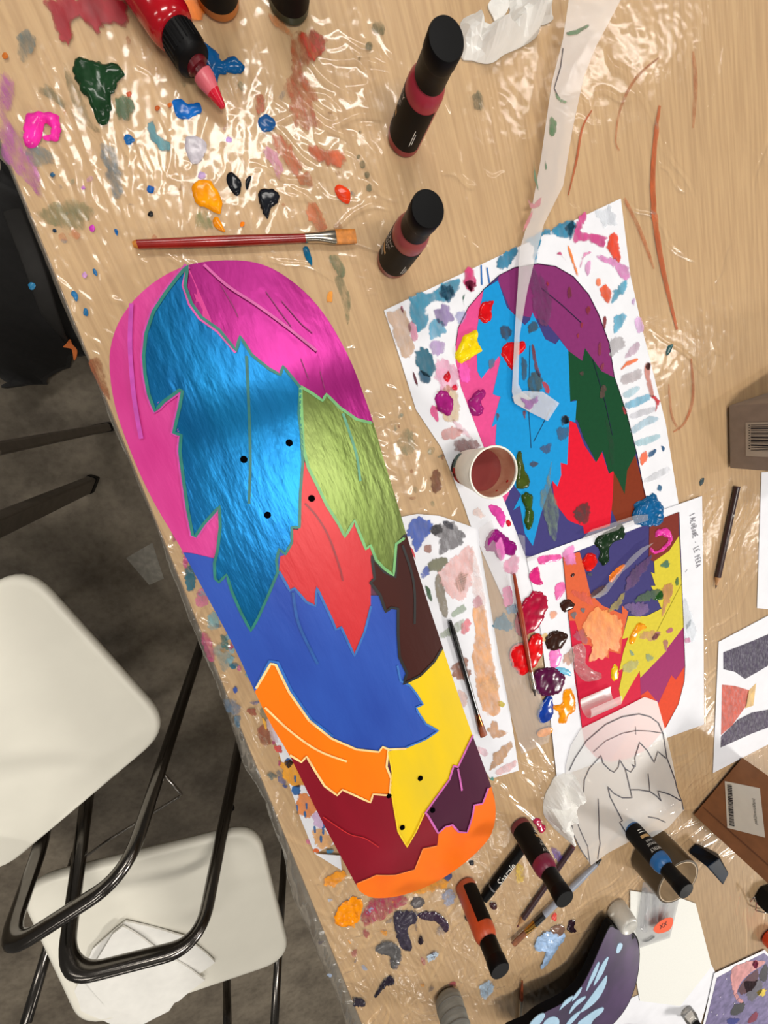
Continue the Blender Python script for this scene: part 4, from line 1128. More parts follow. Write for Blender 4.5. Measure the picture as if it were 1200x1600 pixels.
wb(PG2, S2, cD([(345, 540), (350, 500), (430, 430), (450, 440), (400, 500), (370, 540)]), (226, 120, 40), 0.001, 0.003, 0.5)
wb(PG2, S2, cD([(640, 660), (660, 620), (690, 600), (700, 640), (670, 665)]), (30, 76, 24), 0.0015, 0.003)
wb(PG2, S2, cD([(505, 150), (520, 60), (600, 0), (660, 0), (700, 100), (690, 160), (600, 180)]), (14, 90, 144), 0.003, 0.004, 0.9)
wb(PG2, S2, cD([(90, 500), (110, 485), (118, 500), (100, 515)]), (60, 24, 20), 0.001, 0.002)
# palette blobs on its left margin
E_ = lambda p: cE(p)
for pts, c, h in (([(830, 300), (940, 280), (952, 312), (840, 342)], (226, 90, 160), 0.001), ([(775, 400), (820, 355), (835, 420), (850, 460), (790, 450)], (206, 40, 120), 0.0012), ([(920, 470), (970, 445), (975, 500), (930, 550)], (226, 110, 170), 0.001),
                  ([(700, 640), (740, 560), (800, 500), (860, 520), (880, 580), (850, 660), (800, 730), (720, 760), (685, 700)], (162, 14, 52), 0.002), ([(650, 870), (690, 810), (760, 800), (790, 760), (840, 755), (845, 860), (810, 920), (770, 960), (730, 985), (690, 950), (660, 900)], (206, 14, 20), 0.003),
                  ([(805, 970), (850, 945), (920, 940), (975, 1000), (950, 1080), (890, 1110), (820, 1090), (800, 1030)], (80, 16, 58), 0.003), ([(950, 570), (990, 545), (1035, 570), (1020, 600), (980, 620), (955, 600)], (54, 26, 18), 0.003),
                  ([(870, 760), (920, 730), (980, 740), (985, 780), (950, 830), (880, 840), (865, 800)], (50, 26, 18), 0.004), ([(890, 850), (930, 820), (955, 860), (940, 930), (895, 930)], (234, 120, 190), 0.001), ([(820, 1200), (850, 1140), (890, 1105), (915, 1170), (895, 1240), (850, 1265), (820, 1240)], (18, 56, 146), 0.003),
                  ([(910, 1170), (960, 1150), (970, 1080), (1010, 1065), (1035, 1110), (1040, 1180), (1000, 1220), (980, 1265), (940, 1255), (945, 1220)], (244, 146, 16), 0.003), ([(825, 1310), (895, 1290), (900, 1320), (830, 1350)], (236, 150, 40), 0.0012), ([(925, 940), (1000, 955), (1010, 990), (960, 975)], (110, 180, 210), 0.0008)):
    wb(PG2, S2, cE(pts), c, h * 0.9, 0.010, 0.4)
for pts, c, a in (([(970, 250), (1030, 240), (1040, 340), (980, 330)], (236, 130, 196), 0.75), ([(890, 620), (925, 610), (930, 640), (900, 660)], (226, 150, 110), 0.7), ([(965, 880), (1010, 840), (1040, 860), (1020, 920), (970, 920)], (176, 120, 90), 0.7), ([(840, 760), (870, 740), (880, 780), (850, 790)], (236, 190, 90), 0.6)):
    st(PG2, S2, cE(pts), c, a, 0.2, 0.0007)
# pencilled handwriting
GLY = {'I': [[(0, 0), (0, 1)]], 'A': [[(0, 0), (.35, 1), (.7, 0)], [(.12, .35), (.6, .35)]], 'C': [[(.6, .85), (.3, 1), (.05, .6), (.1, .15), (.4, 0), (.65, .15)]], 'O': [[(.3, .8), (.05, .5), (.2, .1), (.5, .2), (.55, .6), (.3, .8)]],
       'B': [[(0, 0), (0, 1), (.45, .9), (.45, .6), (0, .5), (.55, .35), (.45, .02), (0, 0)]], 'N': [[(0, 0), (.05, .9), (.5, 0), (.55, .9)]], 'E': [[(.5, 1), (0, .95), (0, 0), (.55, .05)], [(0, .5), (.4, .5)]], '-': [[(.1, .45), (.45, .45)]], ' ': [],
       'L': [[(0, 1), (0, 0), (.5, .02)]], 'P': [[(0, 0), (0, 1), (.45, .85), (.4, .5), (0, .45)]], 'R': [[(0, 0), (0, 1), (.45, .85), (.4, .55), (0, .5), (.5, 0)]]}


def handwrite(txt, p0, p1, h, m, par, sf, off):
    a = at(*p0, Z2)[:2]; b = at(*p1, Z2)[:2]
    adv = np.linalg.norm(b - a) / len(txt); ux = (b - a) / np.linalg.norm(b - a); uy = np.array([-ux[1], ux[0]])
    for i, c in enumerate(txt):
        for s in GLY[c]:
            pts = [tuple(a + ux * (i * adv + x * adv * 1.05) + uy * (y * h + 0.0006 * math.sin(i * 2.1))) for x, y in s]
            ribbon('handwriting', pts, 0.0011, m, par, sf, off, 0.004, world=True)


handwrite('IACOBONE - LE PERA', (1077, 806), (1088, 888), 0.0095, mat('pencil_grey', (126, 124, 132), 0.6), PG2, S2, 0.0005)
ribbon('handwriting', [(1074, 890), (1071, 894)], 0.0008, MATS['pencil_grey'], PG2, S2, 0.0005)
st(PG2, S2, cD([(840, 640), (900, 800), (920, 900), (850, 950), (838, 800)]), (214, 220, 228), 0.7, 0.2, 0.0005)
st(PG2, S2, cD([(850, 830), (885, 790), (880, 830), (855, 860)]), (150, 160, 170), 0.6, 0.3, 0.0008)
st(PG2, S2, cD([(840, 920), (870, 910), (880, 940), (850, 945)]), (206, 120, 160), 0.6, 0.3, 0.0008)

# painted strip of paper beside the deck
STP, S3 = paper('paint_test_strip', STRIP, T + 0.0018, 'long white paper strip with faded brown and pink paint tests, beside the deck', 'paper', curl=0.0006)
for pts, c, a in (([(440, 600), (510, 580), (530, 690), (560, 900), (590, 1050), (600, 1200), (540, 1220), (480, 1150), (440, 880), (460, 760)], (222, 160, 104), 0.65), ([(60, 150), (120, 60), (200, 110), (170, 190), (120, 260), (80, 200)], (56, 88, 178), 0.85),
                  ([(190, 130), (330, 100), (400, 180), (330, 260), (250, 290), (240, 200)], (104, 100, 104), 0.65), ([(195, 125), (250, 110), (265, 150), (220, 170)], (30, 28, 34), 0.85), ([(270, 95), (310, 95), (330, 140), (290, 130)], (40, 44, 60), 0.8), ([(180, 340), (230, 300), (300, 320), (260, 370), (190, 380)], (112, 112, 88), 0.8),
                  ([(225, 420), (255, 400), (300, 620), (265, 640), (230, 520)], (132, 122, 104), 0.7), ([(340, 450), (370, 395), (410, 400), (400, 470), (370, 505)], (112, 112, 84), 0.75), ([(250, 380), (430, 230), (440, 420), (380, 560), (270, 480)], (236, 180, 176), 0.55), ([(320, 620), (390, 570), (400, 610), (330, 650)], (160, 176, 156), 0.6),
                  ([(260, 740), (330, 690), (390, 660), (380, 720), (280, 770)], (160, 170, 150), 0.5), ([(375, 700), (410, 655), (432, 690), (410, 740), (380, 740)], (216, 120, 130), 0.7), ([(320, 950), (390, 880), (425, 920), (420, 1010), (350, 1010)], (150, 98, 76), 0.7), ([(545, 1540), (570, 1440), (640, 1380), (670, 1400), (620, 1480)], (190, 146, 106), 0.7),
                  ([(530, 1310), (570, 1245), (600, 1300), (650, 1320), (560, 1350)], (196, 146, 104), 0.7), ([(440, 230), (520, 560), (470, 600), (420, 400)], (240, 206, 200), 0.4), ([(140, 380), (180, 350), (190, 400), (150, 430)], (80, 100, 180), 0.7), ([(165, 460), (200, 500), (205, 560), (175, 520)], (40, 80, 40), 0.8), ([(75, 230), (105, 280), (108, 315), (85, 270)], (206, 20, 40), 0.9),
                  ([(580, 1540), (690, 1480), (690, 1520), (600, 1570)], (230, 180, 180), 0.5), ([(440, 560), (470, 520), (500, 560), (460, 600)], (206, 150, 160), 0.6), ([(590, 1130), (630, 1150), (620, 1175), (590, 1160)], (190, 170, 30), 0.8), ([(355, 1080), (400, 1090), (410, 1160), (370, 1170)], (226, 190, 180), 0.6),
                  ([(470, 1400), (530, 1430), (520, 1460), (480, 1440)], (236, 190, 200), 0.5), ([(160, 235), (200, 230), (202, 270), (165, 270)], (150, 110, 100), 0.8), ([(490, 1000), (580, 1000), (590, 1080), (500, 1080)], (226, 180, 130), 0.5), ([(540, 1592), (560, 1575), (560, 1600)], (40, 140, 130), 0.8)):
    st(STP, S3, cE(pts), c, a, 0.25, 0.0005)

# printed sheet under the deck, showing at its left side
UND, S5 = paper('painted_paper', UNDERQ, T + 0.0020, 'white paper with orange spots and blue dashes tucked under the deck', 'paper', group=None)
for pts, c, a in (([(540, 870), (580, 900), (600, 990), (560, 960)], (214, 190, 200), 0.5), ([(580, 1000), (610, 1000), (620, 1035), (590, 1030)], (214, 70, 70), 0.8), ([(610, 1080), (680, 1080), (730, 1180), (680, 1200), (630, 1150)], (240, 160, 40), 0.85), ([(665, 1200), (700, 1190), (705, 1230), (675, 1235)], (30, 96, 160), 0.85),
                  ([(690, 1250), (740, 1230), (790, 1300), (760, 1340), (700, 1330)], (232, 140, 70), 0.8), ([(640, 1060), (670, 1080), (650, 1110), (630, 1090)], (30, 84, 150), 0.85), ([(760, 1340), (800, 1320), (830, 1390), (790, 1400)], (216, 180, 220), 0.6), ([(760, 1400), (850, 1420), (860, 1480), (790, 1500)], (232, 170, 100), 0.7),
                  ([(765, 1500), (790, 1495), (795, 1515), (770, 1515)], (226, 100, 30), 0.9), ([(830, 1505), (870, 1500), (860, 1520), (835, 1520)], (60, 130, 170), 0.8), ([(520, 860), (545, 900), (540, 930), (525, 890)], (236, 170, 60), 0.8)):
    st(UND, S5, c8(pts), c, a, 0.15, 0.0004)
for x, y in ((680, 1160), (735, 1290), (728, 1330), (775, 1405), (815, 1410), (805, 1450), (820, 1380), (690, 1300)):
    st(UND, S5, c8([(x - 5, y - 14), (x + 5, y - 12), (x + 6, y + 14), (x - 3, y + 16)]), (50, 104, 160), 0.85, 0.1, 0.0006, 'brush_dash')
fold_px = [(492, 1334), (530, 1336), (580, 1290), (540, 1352), (531, 1358)]
patch('folded_corner', [(492, 1334), (532, 1337), (534, 1360)], PAPER, UND, flat(T + 0.004), 0, 0.02, depth=0.0003)

# pencil drawing at the right
DRW, S6 = paper('coloured_pencil_drawing', DRAWQ, T + 0.0014, 'paper with purple and red coloured pencil drawing at the table side', 'drawing', PAPER)


def crayon(rgb):
    return mat('crayon_%d_%d_%d' % rgb, rgb, 0.8, var=0.2, nscale=120, alpha=0.88, anoise=0.4, ascale=320, stretch=(1, 0.35, 1))


c9 = lambda p: cr(1000, 560, 2.2857, p)
for pts, c in (([(298, 1050), (400, 1010), (470, 980), (470, 1090), (420, 1120), (375, 1145), (340, 1120), (298, 1110)], (58, 46, 74)), ([(288, 1390), (290, 1350), (350, 1290), (400, 1265), (480, 1250), (480, 1310), (400, 1340)], (62, 48, 76)),
               ([(293, 1165), (340, 1170), (390, 1185), (380, 1240), (330, 1310), (290, 1345)], (206, 90, 70)), ([(375, 1250), (385, 1190), (415, 1160), (405, 1240)], (236, 190, 120))):
    patch('pencil_shading', c9(pts), crayon(c), DRW, S6, 0.0003, 0.01, depth=0.0001)

# white sheet edge, plain cards
o, _s = paper('plain_paper', [(1190, 738), (1230, 735), (1230, 955), (1183, 950)], T + 0.0012, 'plain pale paper edge at the right, below the small grey box', 'paper')
o, SLOW = paper('plain_paper', LOWQ, T + 0.0012, 'bluish white paper under the thick white card', 'paper')
o, SCARD = paper('white_card', CARDQ, T + 0.0026, 'thick blank white card beside the purple deck', 'card', PAPER_W, thick=0.001)
GAL, S8 = paper('galaxy_painting', GALQ, T + 0.0028, 'white bordered painting of a purple starry sky in the corner', 'painting')
patch('painted_sky', cr(1060, 1350, 6.4, [(385, 1140), (640, 1000), (860, 890), (1200, 1200), (1200, 1800), (220, 1700), (270, 1600)]), mat('galaxy_purple', (70, 62, 104), 0.6, var=0.3, nscale=60, rgb2=(116, 104, 150)), GAL, S8, 0.0003, 0.01)
for pts, c, a in (([(530, 1060), (680, 980), (850, 970), (860, 1000), (720, 1090), (620, 1200), (590, 1300), (650, 1370), (630, 1390), (560, 1330)], (206, 140, 140), 0.9), ([(600, 1280), (640, 1180), (780, 1060), (800, 1120), (760, 1240), (660, 1300)], (74, 22, 40), 0.95), ([(735, 1010), (760, 960), (800, 990), (780, 1050)], (226, 50, 150), 0.9),
                  ([(810, 1100), (870, 1000), (900, 1060), (870, 1180), (820, 1150)], (26, 26, 36), 0.95), ([(790, 1290), (820, 1255), (875, 1260), (860, 1320), (810, 1320)], (214, 186, 50), 0.9), ([(525, 1490), (560, 1410), (660, 1390), (650, 1470), (560, 1520)], (50, 50, 54), 0.95), ([(480, 1560), (560, 1540), (620, 1560), (520, 1620)], (40, 50, 130), 0.9),
                  ([(690, 1600), (720, 1520), (790, 1480), (780, 1560)], (120, 30, 60), 0.9), ([(660, 1180), (760, 1170), (830, 1160), (840, 1260), (740, 1370), (690, 1330)], (100, 96, 104), 0.7)):
    st(GAL, S8, cr(1060, 1350, 6.4, pts), c, a, 0.08, 0.0006, 'brush_stroke')
for x, y in ((385, 1510), (480, 1150), (420, 1330), (330, 1480), (450, 1500), (930, 1430), (560, 1395)):
    p = on(1060 + x / 6.4, 1350 + y / 6.4, S8, 0.0008)
    MB().lathe([(0.0016, 0), (0.001, 0.0003)], p, 7).build('painted_star', ink((230, 226, 236)), GAL)

# ------------------------------------------------------------------ tracing paper and film strips
TRACE_M = film('tracing_paper', (0.96, 0.95, 0.94), 0.4, 0.02, haze=0.5, hazecol=(0.78, 0.77, 0.76), bump=0.05, f0=0.3)
qA = at(925, 1352, T)[:2]; qB = at(1068, 1266, T)[:2]
qt = (qB - qA) / np.linalg.norm(qB - qA); qn = np.array([-qt[1], qt[0]])
if (at(985, 1200, T)[:2] - qA) @ qn < 0: qn = -qn


def trace_surf(x, y):
    d = (np.asarray(x, float) - qA[0]) * qn[0] + (np.asarray(y, float) - qA[1]) * qn[1]
    s = (np.asarray(x, float) - qA[0]) * qt[0] + (np.asarray(y, float) - qA[1]) * qt[1]
    c = np.clip((0.075 - d) / 0.075, 0, 1.3)
    return T + 0.0042 + 0.024 * c ** 2 * np.clip((0.27 - s) / 0.05, 0.25, 1)


TRQ = [(908, 1138.5), (960, 1113), (1007, 1089), (1027, 1096), (1040, 1143), (1052, 1195), (1066, 1253), (1068, 1264), (1040, 1288), (1011.7, 1305), (985, 1313), (950, 1332), (923, 1351), (905, 1325), (890, 1290), (884, 1235), (884, 1197), (892, 1165)]
trp = np.mean([at(*p)[:2] for p in TRQ], 0)
TRC = empty('tracing_paper', (*trp, T + 0.004), 'translucent tracing paper with dark pencil feather outlines', 'paper')
patch('sheet', TRQ, TRACE_M, TRC, trace_surf, 0, 0.012, depth=0.0002)
PEN = mat('graphite_line', (58, 56, 66), 0.6)
for pts, wd in (([(135, 575), (180, 480), (260, 360), (400, 240), (520, 185), (640, 165), (720, 185), (780, 230), (815, 310), (840, 480), (900, 640), (950, 800), (955, 850)], 1.4), ([(310, 440), (400, 360), (520, 305), (620, 285), (720, 290), (815, 305)], 0.9),
                ([(185, 730), (240, 738), (245, 640), (280, 560), (365, 465), (380, 520), (430, 570), (460, 585), (490, 550), (500, 495), (540, 560), (580, 585), (605, 550), (590, 530), (615, 545), (610, 480), (645, 370), (700, 430), (750, 515), (775, 435), (835, 485)], 1.4),
                ([(540, 560), (560, 640), (590, 770), (520, 770), (460, 740), (415, 690), (430, 760), (520, 935), (500, 945), (580, 1075)], 1.4), ([(575, 712), (640, 712), (720, 725), (770, 760), (800, 795), (775, 720), (860, 745), (940, 790)], 1.5), ([(705, 595), (718, 720)], 1.2),
                ([(345, 775), (352, 950), (360, 1100), (340, 1210)], 1.2), ([(705, 907), (770, 918), (825, 940)], 1.2), ([(165, 765), (155, 830), (210, 990), (270, 1120), (285, 1240)], 1.0), ([(150, 860), (160, 1020), (230, 1160), (270, 1215)], 1.2), ([(615, 255), (618, 315)], 0.6)):
    ribbon('pencil_line', cF(pts), wd * 0.0013, PEN, TRC, trace_surf, 0.0006, 0.005)

STRIP_M = film('milky_film_strip', (0.95, 0.93, 0.92), 0.3, 0.03, haze=0.42, hazecol=(0.86, 0.83, 0.82), bump=0.15, f0=0.6)


def strip_surf(x, y):
    y = np.asarray(y, float)
    return T + 0.006 + 0.016 * np.clip((y - 0.06) / 0.2, 0, 1)


FST = [(893, -30), (880, 60), (862, 130), (845, 250), (830, 330), (812, 390), (809, 450), (804, 525), (800, 612), (804, 630), (828, 644), (838, 628), (816, 612), (810, 600), (812, 525), (825, 450), (837, 400), (850, 350), (880, 290), (895, 200), (912, 120), (930, 75), (975, -10)]
fp = np.mean([at(*p)[:2] for p in FST], 0)
FS = empty('film_strip', (*fp, T + 0.004), 'long milky plastic film strip hanging down over the nose design sheet', 'plastic strip')
patch('strip', FST, STRIP_M, FS, strip_surf, 0, 0.01, depth=0.0004)
patch('folded_end', [(800, 620), (804, 630), (828, 644), (856, 658), (874, 630), (848, 612), (818, 611)], STRIP_M, FS, flat(T + 0.0045), 0, 0.01, depth=0.0004)
for pts, c in (([(886, 50), (900, 46), (918, 38), (920, 42), (905, 52), (888, 55)], (80, 116, 84)), ([(868, 143), (876, 152), (887, 160), (880, 162), (870, 155)], (90, 126, 92)), ([(860, 180), (868, 190), (870, 205), (862, 215), (858, 200)], (80, 120, 84)), ([(834, 250), (837, 270), (842, 298), (835, 282)], (84, 116, 92)),
               ([(825, 310), (833, 318), (846, 308), (842, 324), (828, 326)], (196, 130, 140)), ([(818, 355), (832, 330), (828, 345), (819, 360)], (196, 120, 130)), ([(815, 622), (830, 626), (842, 616), (840, 626), (826, 640)], (150, 100, 160)), ([(852, 250), (855, 262), (852, 265)], (90, 120, 96))):
    patch('paint_mark', spline(pts, 3), dry(c, 0.75, 0.2), FS, strip_surf, 0.0006, 0.008, ew=0.003)
ribbon('crease', [(880, 75), (876, 105), (866, 138), (872, 150)], 0.001, PEN, FS, strip_surf, 0.0006)

FILM2 = film('thin_film_scrap', (0.96, 0.95, 0.95), 0.25, 0.04, haze=0.18, hazecol=(0.85, 0.83, 0.82), bump=0.1, f0=0.3)


def filmscrap(px, z, label, amp=0.002, seed=2):
    sf = lambda x, y: z + amp * vnoise(np.asarray(x, float), np.asarray(y, float), 0.02, seed)
    c = np.mean([at(a, b, z)[:2] for a, b in px], 0)
    o = patch('film_scrap', px, FILM2, None, sf, 0, 0.006, depth=0.0004, origin=(c[0], c[1], z))
    return tag(o, label, 'plastic scrap')


filmscrap([(748, 826), (768, 812), (778, 850), (800, 930), (835, 1060), (862, 1135), (857, 1160), (815, 1178), (797, 1112), (781, 1032), (765, 940), (752, 865)], T + 0.0040, 'thin clear film strip lying between the two painted papers', 0.0007)
filmscrap(cD([(160, 265), (230, 200), (520, 105), (600, 100), (600, 140), (300, 235)]), T + 0.0065, 'clear film piece lying over the dark green paint blob', 0.0006, 5)
fx = filmscrap(cD([(230, 650), (300, 600), (440, 440), (480, 390), (560, 320), (640, 285), (520, 400), (430, 480), (330, 620), (280, 650)]), T + 0.0060, 'twisted clear film sliver across the navy print', 0.003, 6)
filmscrap(cC([(355, 760), (390, 770), (392, 870), (470, 880), (400, 900)]), T + 0.0045, 'small grey film corner between nose and tail design sheets', 0.001, 7)
# curled tape loop beside the orange paint
lp = at(918, 1078, T + 0.003)
px1, px2 = at(903, 1095, T)[:2], at(950, 1075, T)[:2]
d1 = (px2 - px1); d1n = d1 / np.linalg.norm(d1); d2n = np.array([-d1n[1], d1n[0]])
if (at(915, 1110, T)[:2] - px1) @ d2n > 0: d2n = -d2n
vv, ff = [], []
NA, NB = 18, 8
for i in range(NA):
    a = -0.5 + 4.0 * i / (NA - 1)
    for j in range(NB):
        b = j / (NB - 1)
        q = px1 + d1 * b - d2n * (0.010 * math.sin(a)) * 1.6
        vv.append((q[0], q[1], T + 0.015 - 0.010 * math.cos(a)))
for i in range(NA - 1):
    for j in range(NB - 1): ff.append((i * NB + j, i * NB + j + 1, (i + 1) * NB + j + 1, (i + 1) * NB + j))
o = build('curled_tape', vv, ff, film('curled_tape_film', (0.96, 0.95, 0.95), 0.45, 0.01, haze=0.34, hazecol=(0.82, 0.80, 0.79), bump=0.05, f0=0.4), None, True); tag(o, 'curled milky tape loop standing on the tail design sheet', 'tape')
# crumpled film next to it
pts = spline(cD([(95, 1050), (110, 990), (180, 960), (210, 1010), (205, 1090), (260, 1140), (310, 1160), (280, 1200), (200, 1210), (140, 1150)]), 3)
pw = [tuple(at(a, b, T + 0.008)[:2]) for a, b in pts]
xy, f = cdt(densify(pw, 0.003), 0.003)
dd = dist(pw, xy[:, 0], xy[:, 1])
z = T + 0.0035 + 0.010 * np.clip(dd / 0.012, 0, 1) * np.abs(2 * vnoise(xy[:, 0], xy[:, 1], 0.011, 21) - 1) + 0.004 * vnoise(xy[:, 0], xy[:, 1], 0.004, 22) * np.clip(dd / 0.004, 0, 1)
o = build('crumpled_film', np.c_[xy, z], f, FILM2, None, False); tag(o, 'crumpled clear film lump on the palette paper', 'plastic scrap')

# ------------------------------------------------------------------ text helper


def text_mesh(txt, size, shear=0.0):
    cu = bpy.data.curves.new('t', 'FONT'); cu.body = txt; cu.size = size; cu.shear = shear; cu.align_x = 'CENTER'; cu.align_y = 'CENTER'; cu.resolution_u = 3
    ob = bpy.data.objects.new('t', cu); COL.objects.link(ob)
    dg = bpy.context.evaluated_depsgraph_get(); dg.update()
    me = bpy.data.meshes.new_from_object(ob.evaluated_get(dg))
    v = [tuple(p.co) for p in me.vertices]; f = [tuple(p.vertices) for p in me.polygons]
    bpy.data.objects.remove(ob); bpy.data.curves.remove(cu); bpy.data.meshes.remove(me)
    return v, f


# ------------------------------------------------------------------ paint bottles


def around(c, r, a0, h0, v, sx=1):
    """wrap flat (x, y) shapes round a standing bottle: x round the side, y up"""
    return [(c[0] + r * math.cos(a0 + sx * p[0] / r), c[1] + r * math.sin(a0 + sx * p[0] / r), c[2] + h0 + p[1]) for p in v]


def bottle(px, py, rgb, label, facing, h=0.097, R=0.0155, flip=False, texts=True, back=None, capr=None, labelspan=300):
    """facing: pixel direction (dx, dy) the front label looks to"""
    top = at(px, py, T + h)
    c = (top[0], top[1], T + 0.0012)
    H = h - 0.0012
    e = empty('paint_bottle', c, label, 'paint bottle', 'acrylic paint bottles with black labels')
    col = mat('bottle_colour_%d_%d_%d' % rgb, rgb, 0.32, var=0.06, nscale=40, spec=0.5)
    MB().lathe([(R * 0.9, 0), (R, 0.0015), (R, 0.056), (R * 0.97, 0.059), (R * 0.88, 0.0625), (R * 0.72, 0.0655), (R * 0.66, 0.067), (R * 0.66, 0.0675)], c, 48).build('bottle', col, e, True)
    cr_ = capr or R * 0.80
    cap = MB().lathe([(cr_ * 0.97, 0.0660), (cr_ * 0.97, H - 0.013), (cr_, H - 0.0125), (cr_ * 1.02, H - 0.0115), (cr_ * 1.04, H - 0.0015), (cr_ * 0.98, H - 0.0002), (0.0, H)], c, 48)
    co = cap.build('flip_cap' if flip else 'cap', BLACKP, e); smooth_angle(co, 50)
    a0 = math.atan2(*reversed((RW[0][:2] * facing[0] + RW[1][:2] * facing[1]).tolist()))
    n = 48; s = math.radians(labelspan)
    vs, fs = [], []
    for k in range(n + 1):
        a = a0 - s / 2 + s * k / n
        for hh in (0.0075, 0.0515): vs.append((c[0] + (R + 0.0002) * math.cos(a), c[1] + (R + 0.0002) * math.sin(a), c[2] + hh))
    for k in range(n): fs.append((2 * k, 2 * k + 2, 2 * k + 3, 2 * k + 1))
    lb = build('label', vs, fs, LABEL, e, True)
    if texts:
        for t, sz, hh in (('ARTFLY', 0.0062, 0.0465), ('ACRYLIC', 0.0044, 0.0395), ('PAINT', 0.0044, 0.0345)):
            v, f = text_mesh(t, sz)
            build('lettering', around(c, R + 0.0004, a0, hh, v), f, WHITE_INK, lb)
        g = [(-0.0075, -0.002), (0.0075, -0.002), (0.0075, 0.002), (-0.0075, 0.002)]
        g = densify(g, 0.002)
        v, f = cdt(g, 0.002)
        build('gold_box', around(c, R + 0.0004, a0, 0.0275, v), f, GOLD_INK, lb)
        for hh, wd in ((0.0215, 0.011), (0.0180, 0.008)):
            v, f = cdt(densify([(-wd / 2, -0.0005), (wd / 2, -0.0005), (wd / 2, 0.0005), (-wd / 2, 0.0005)], 0.002), 0.002)
            build('small_print', around(c, R + 0.0004, a0, hh, v), f, WHITE_INK, lb)
    if back is not None:      # fine upright print lines elsewhere on the label
        for da, h0, h1 in back:
            v = [(-0.0003, 0), (0.0003, 0), (0.0003, h1 - h0), (-0.0003, h1 - h0)]
            build('small_print', around(c, R + 0.0004, a0 + da, h0, v), [(0, 1, 2, 3)], WHITE_INK, lb)
    return e


bottle(698, 60, (156, 42, 58), 'tall black capped crimson paint bottle standing near the white tissue', (-1.0, -0.35), flip=True, capr=0.0132, back=[(1.9, 0.016, 0.034), (2.0, 0.018, 0.030), (-1.9, 0.016, 0.034)])
bottle(669, 326, (148, 68, 66), 'brick red paint bottle with black cap standing above the printed sheet', (-1.0, -0.1), flip=True, h=0.095, capr=0.0128, back=[(1.9, 0.014, 0.030), (2.05, 0.012, 0.024), (2.2, 0.013, 0.020)])
bottle(883, 1406, (122, 34, 62), 'maroon paint bottle standing across the black marker', (0.8, -0.75), h=0.097)
bottle(782, 1518, (196, 84, 46), 'burnt orange paint bottle standing by the near end of the deck', (0.9, 0.1), h=0.097, texts=False, labelspan=250, back=[(-1.15, 0.018, 0.040), (-1.25, 0.018, 0.040)])
bottle(1073, 1393, (36, 98, 158), 'blue paint bottle standing in front of the brown tape roll', (-0.1, -1.0), h=0.097)


def bottom_bottle(px, py, rgb, label):
    """bottles at the far edge, only their foot reaches into the picture"""
    b = at(px, py, T + 0.001)
    e = empty('paint_bottle', (b[0], b[1], T + 0.0012), label, 'paint bottle', 'acrylic paint bottles with black labels')
    c = (b[0], b[1], T + 0.0012)
    MB().lathe([(0.0145, 0), (0.016, 0.002), (0.016, 0.056), (0.0145, 0.061), (0.0105, 0.066), (0.0105, 0.067)], c, 40).build('bottle', mat('bottle_colour_%d_%d_%d' % rgb, rgb, 0.35, var=0.06), e, True)
    MB().lathe([(0.0162, 0.0075), (0.0162, 0.0515)], c, 40, cap=False).build('label', LABEL, e, True)
    smooth_angle(MB().lathe([(0.0125, 0.066), (0.0125, 0.093), (0.0115, 0.0955), (0, 0.096)], c, 40).build('cap', BLACKP, e))
    return e


bottom_bottle(340, -2, (190, 110, 40), 'ochre orange paint bottle at the top edge beside the red tube')
bottom_bottle(451, 5, (38, 58, 44), 'dark green paint bottle at the top edge of the table')
# dark bottle lying low at the near right, only its cap and shoulder in view
b = at(1071, 1578, T)
e = empty('small_bottle', (b[0], b[1], T + 0.001), 'clear little bottle with black cap by the white card corner', 'bottle')
MB().lathe([(0.0135, 0), (0.0145, 0.002), (0.0145, 0.012), (0.011, 0.018), (0.009, 0.02)], (b[0], b[1], T + 0.0012), 32).build('bottle', film('clear_bottle_plastic', (0.9, 0.86, 0.8), 0.1, 0.08, haze=0.2, bump=0.0), e, True)
smooth_angle(MB().lathe([(0.0098, 0.017), (0.0098, 0.050), (0.009, 0.052), (0, 0.0522)], (b[0], b[1], T + 0.0012), 32).build('cap', BLACKP, e))
b = at(985, 1612, T)
e = empty('paint_pot', (b[0], b[1], T + 0.001), 'navy paint pot with round lid at the very bottom of the picture', 'paint pot')
MB().lathe([(0.020, 0), (0.021, 0.002), (0.021, 0.016)], (b[0], b[1], T + 0.0014), 36).build('pot', mat('navy_pot', (26, 30, 60), 0.3), e, True)
smooth_angle(MB().lathe([(0.0225, 0.015), (0.0225, 0.022), (0.021, 0.0235), (0.018, 0.0228), (0, 0.0228)], (b[0], b[1], T + 0.0014), 36).build('lid', mat('dark_lid', (22, 24, 40), 0.25), e))

# ------------------------------------------------------------------ red paint tube lying at the top left
p_tip = at(350, 170, T + 0.010); p_neck = at(303, 100, T + 0.014)
p_end = at(196, -75, T + 0.022)
ax = Vector(p_end) - Vector(p_neck); ax.z = 0.0; ax.normalize()
RED = mat('glossy_red_plastic', (168, 10, 26), 0.16, var=0.05, spec=0.6, coat=0.3)
n0 = Vector((p_neck[0], p_neck[1], T + 0.0185))
tube_e = empty('paint_tube', (n0.x, n0.y, T), 'glossy red paint tube with pointed nozzle lying among wet blobs', 'paint tube')


def lay(prof, name, m, n=40, start=n0, axis=ax):
    return smooth_angle(MB().lathe(prof, start, n, axis).build(name, m, tube_e), 45)


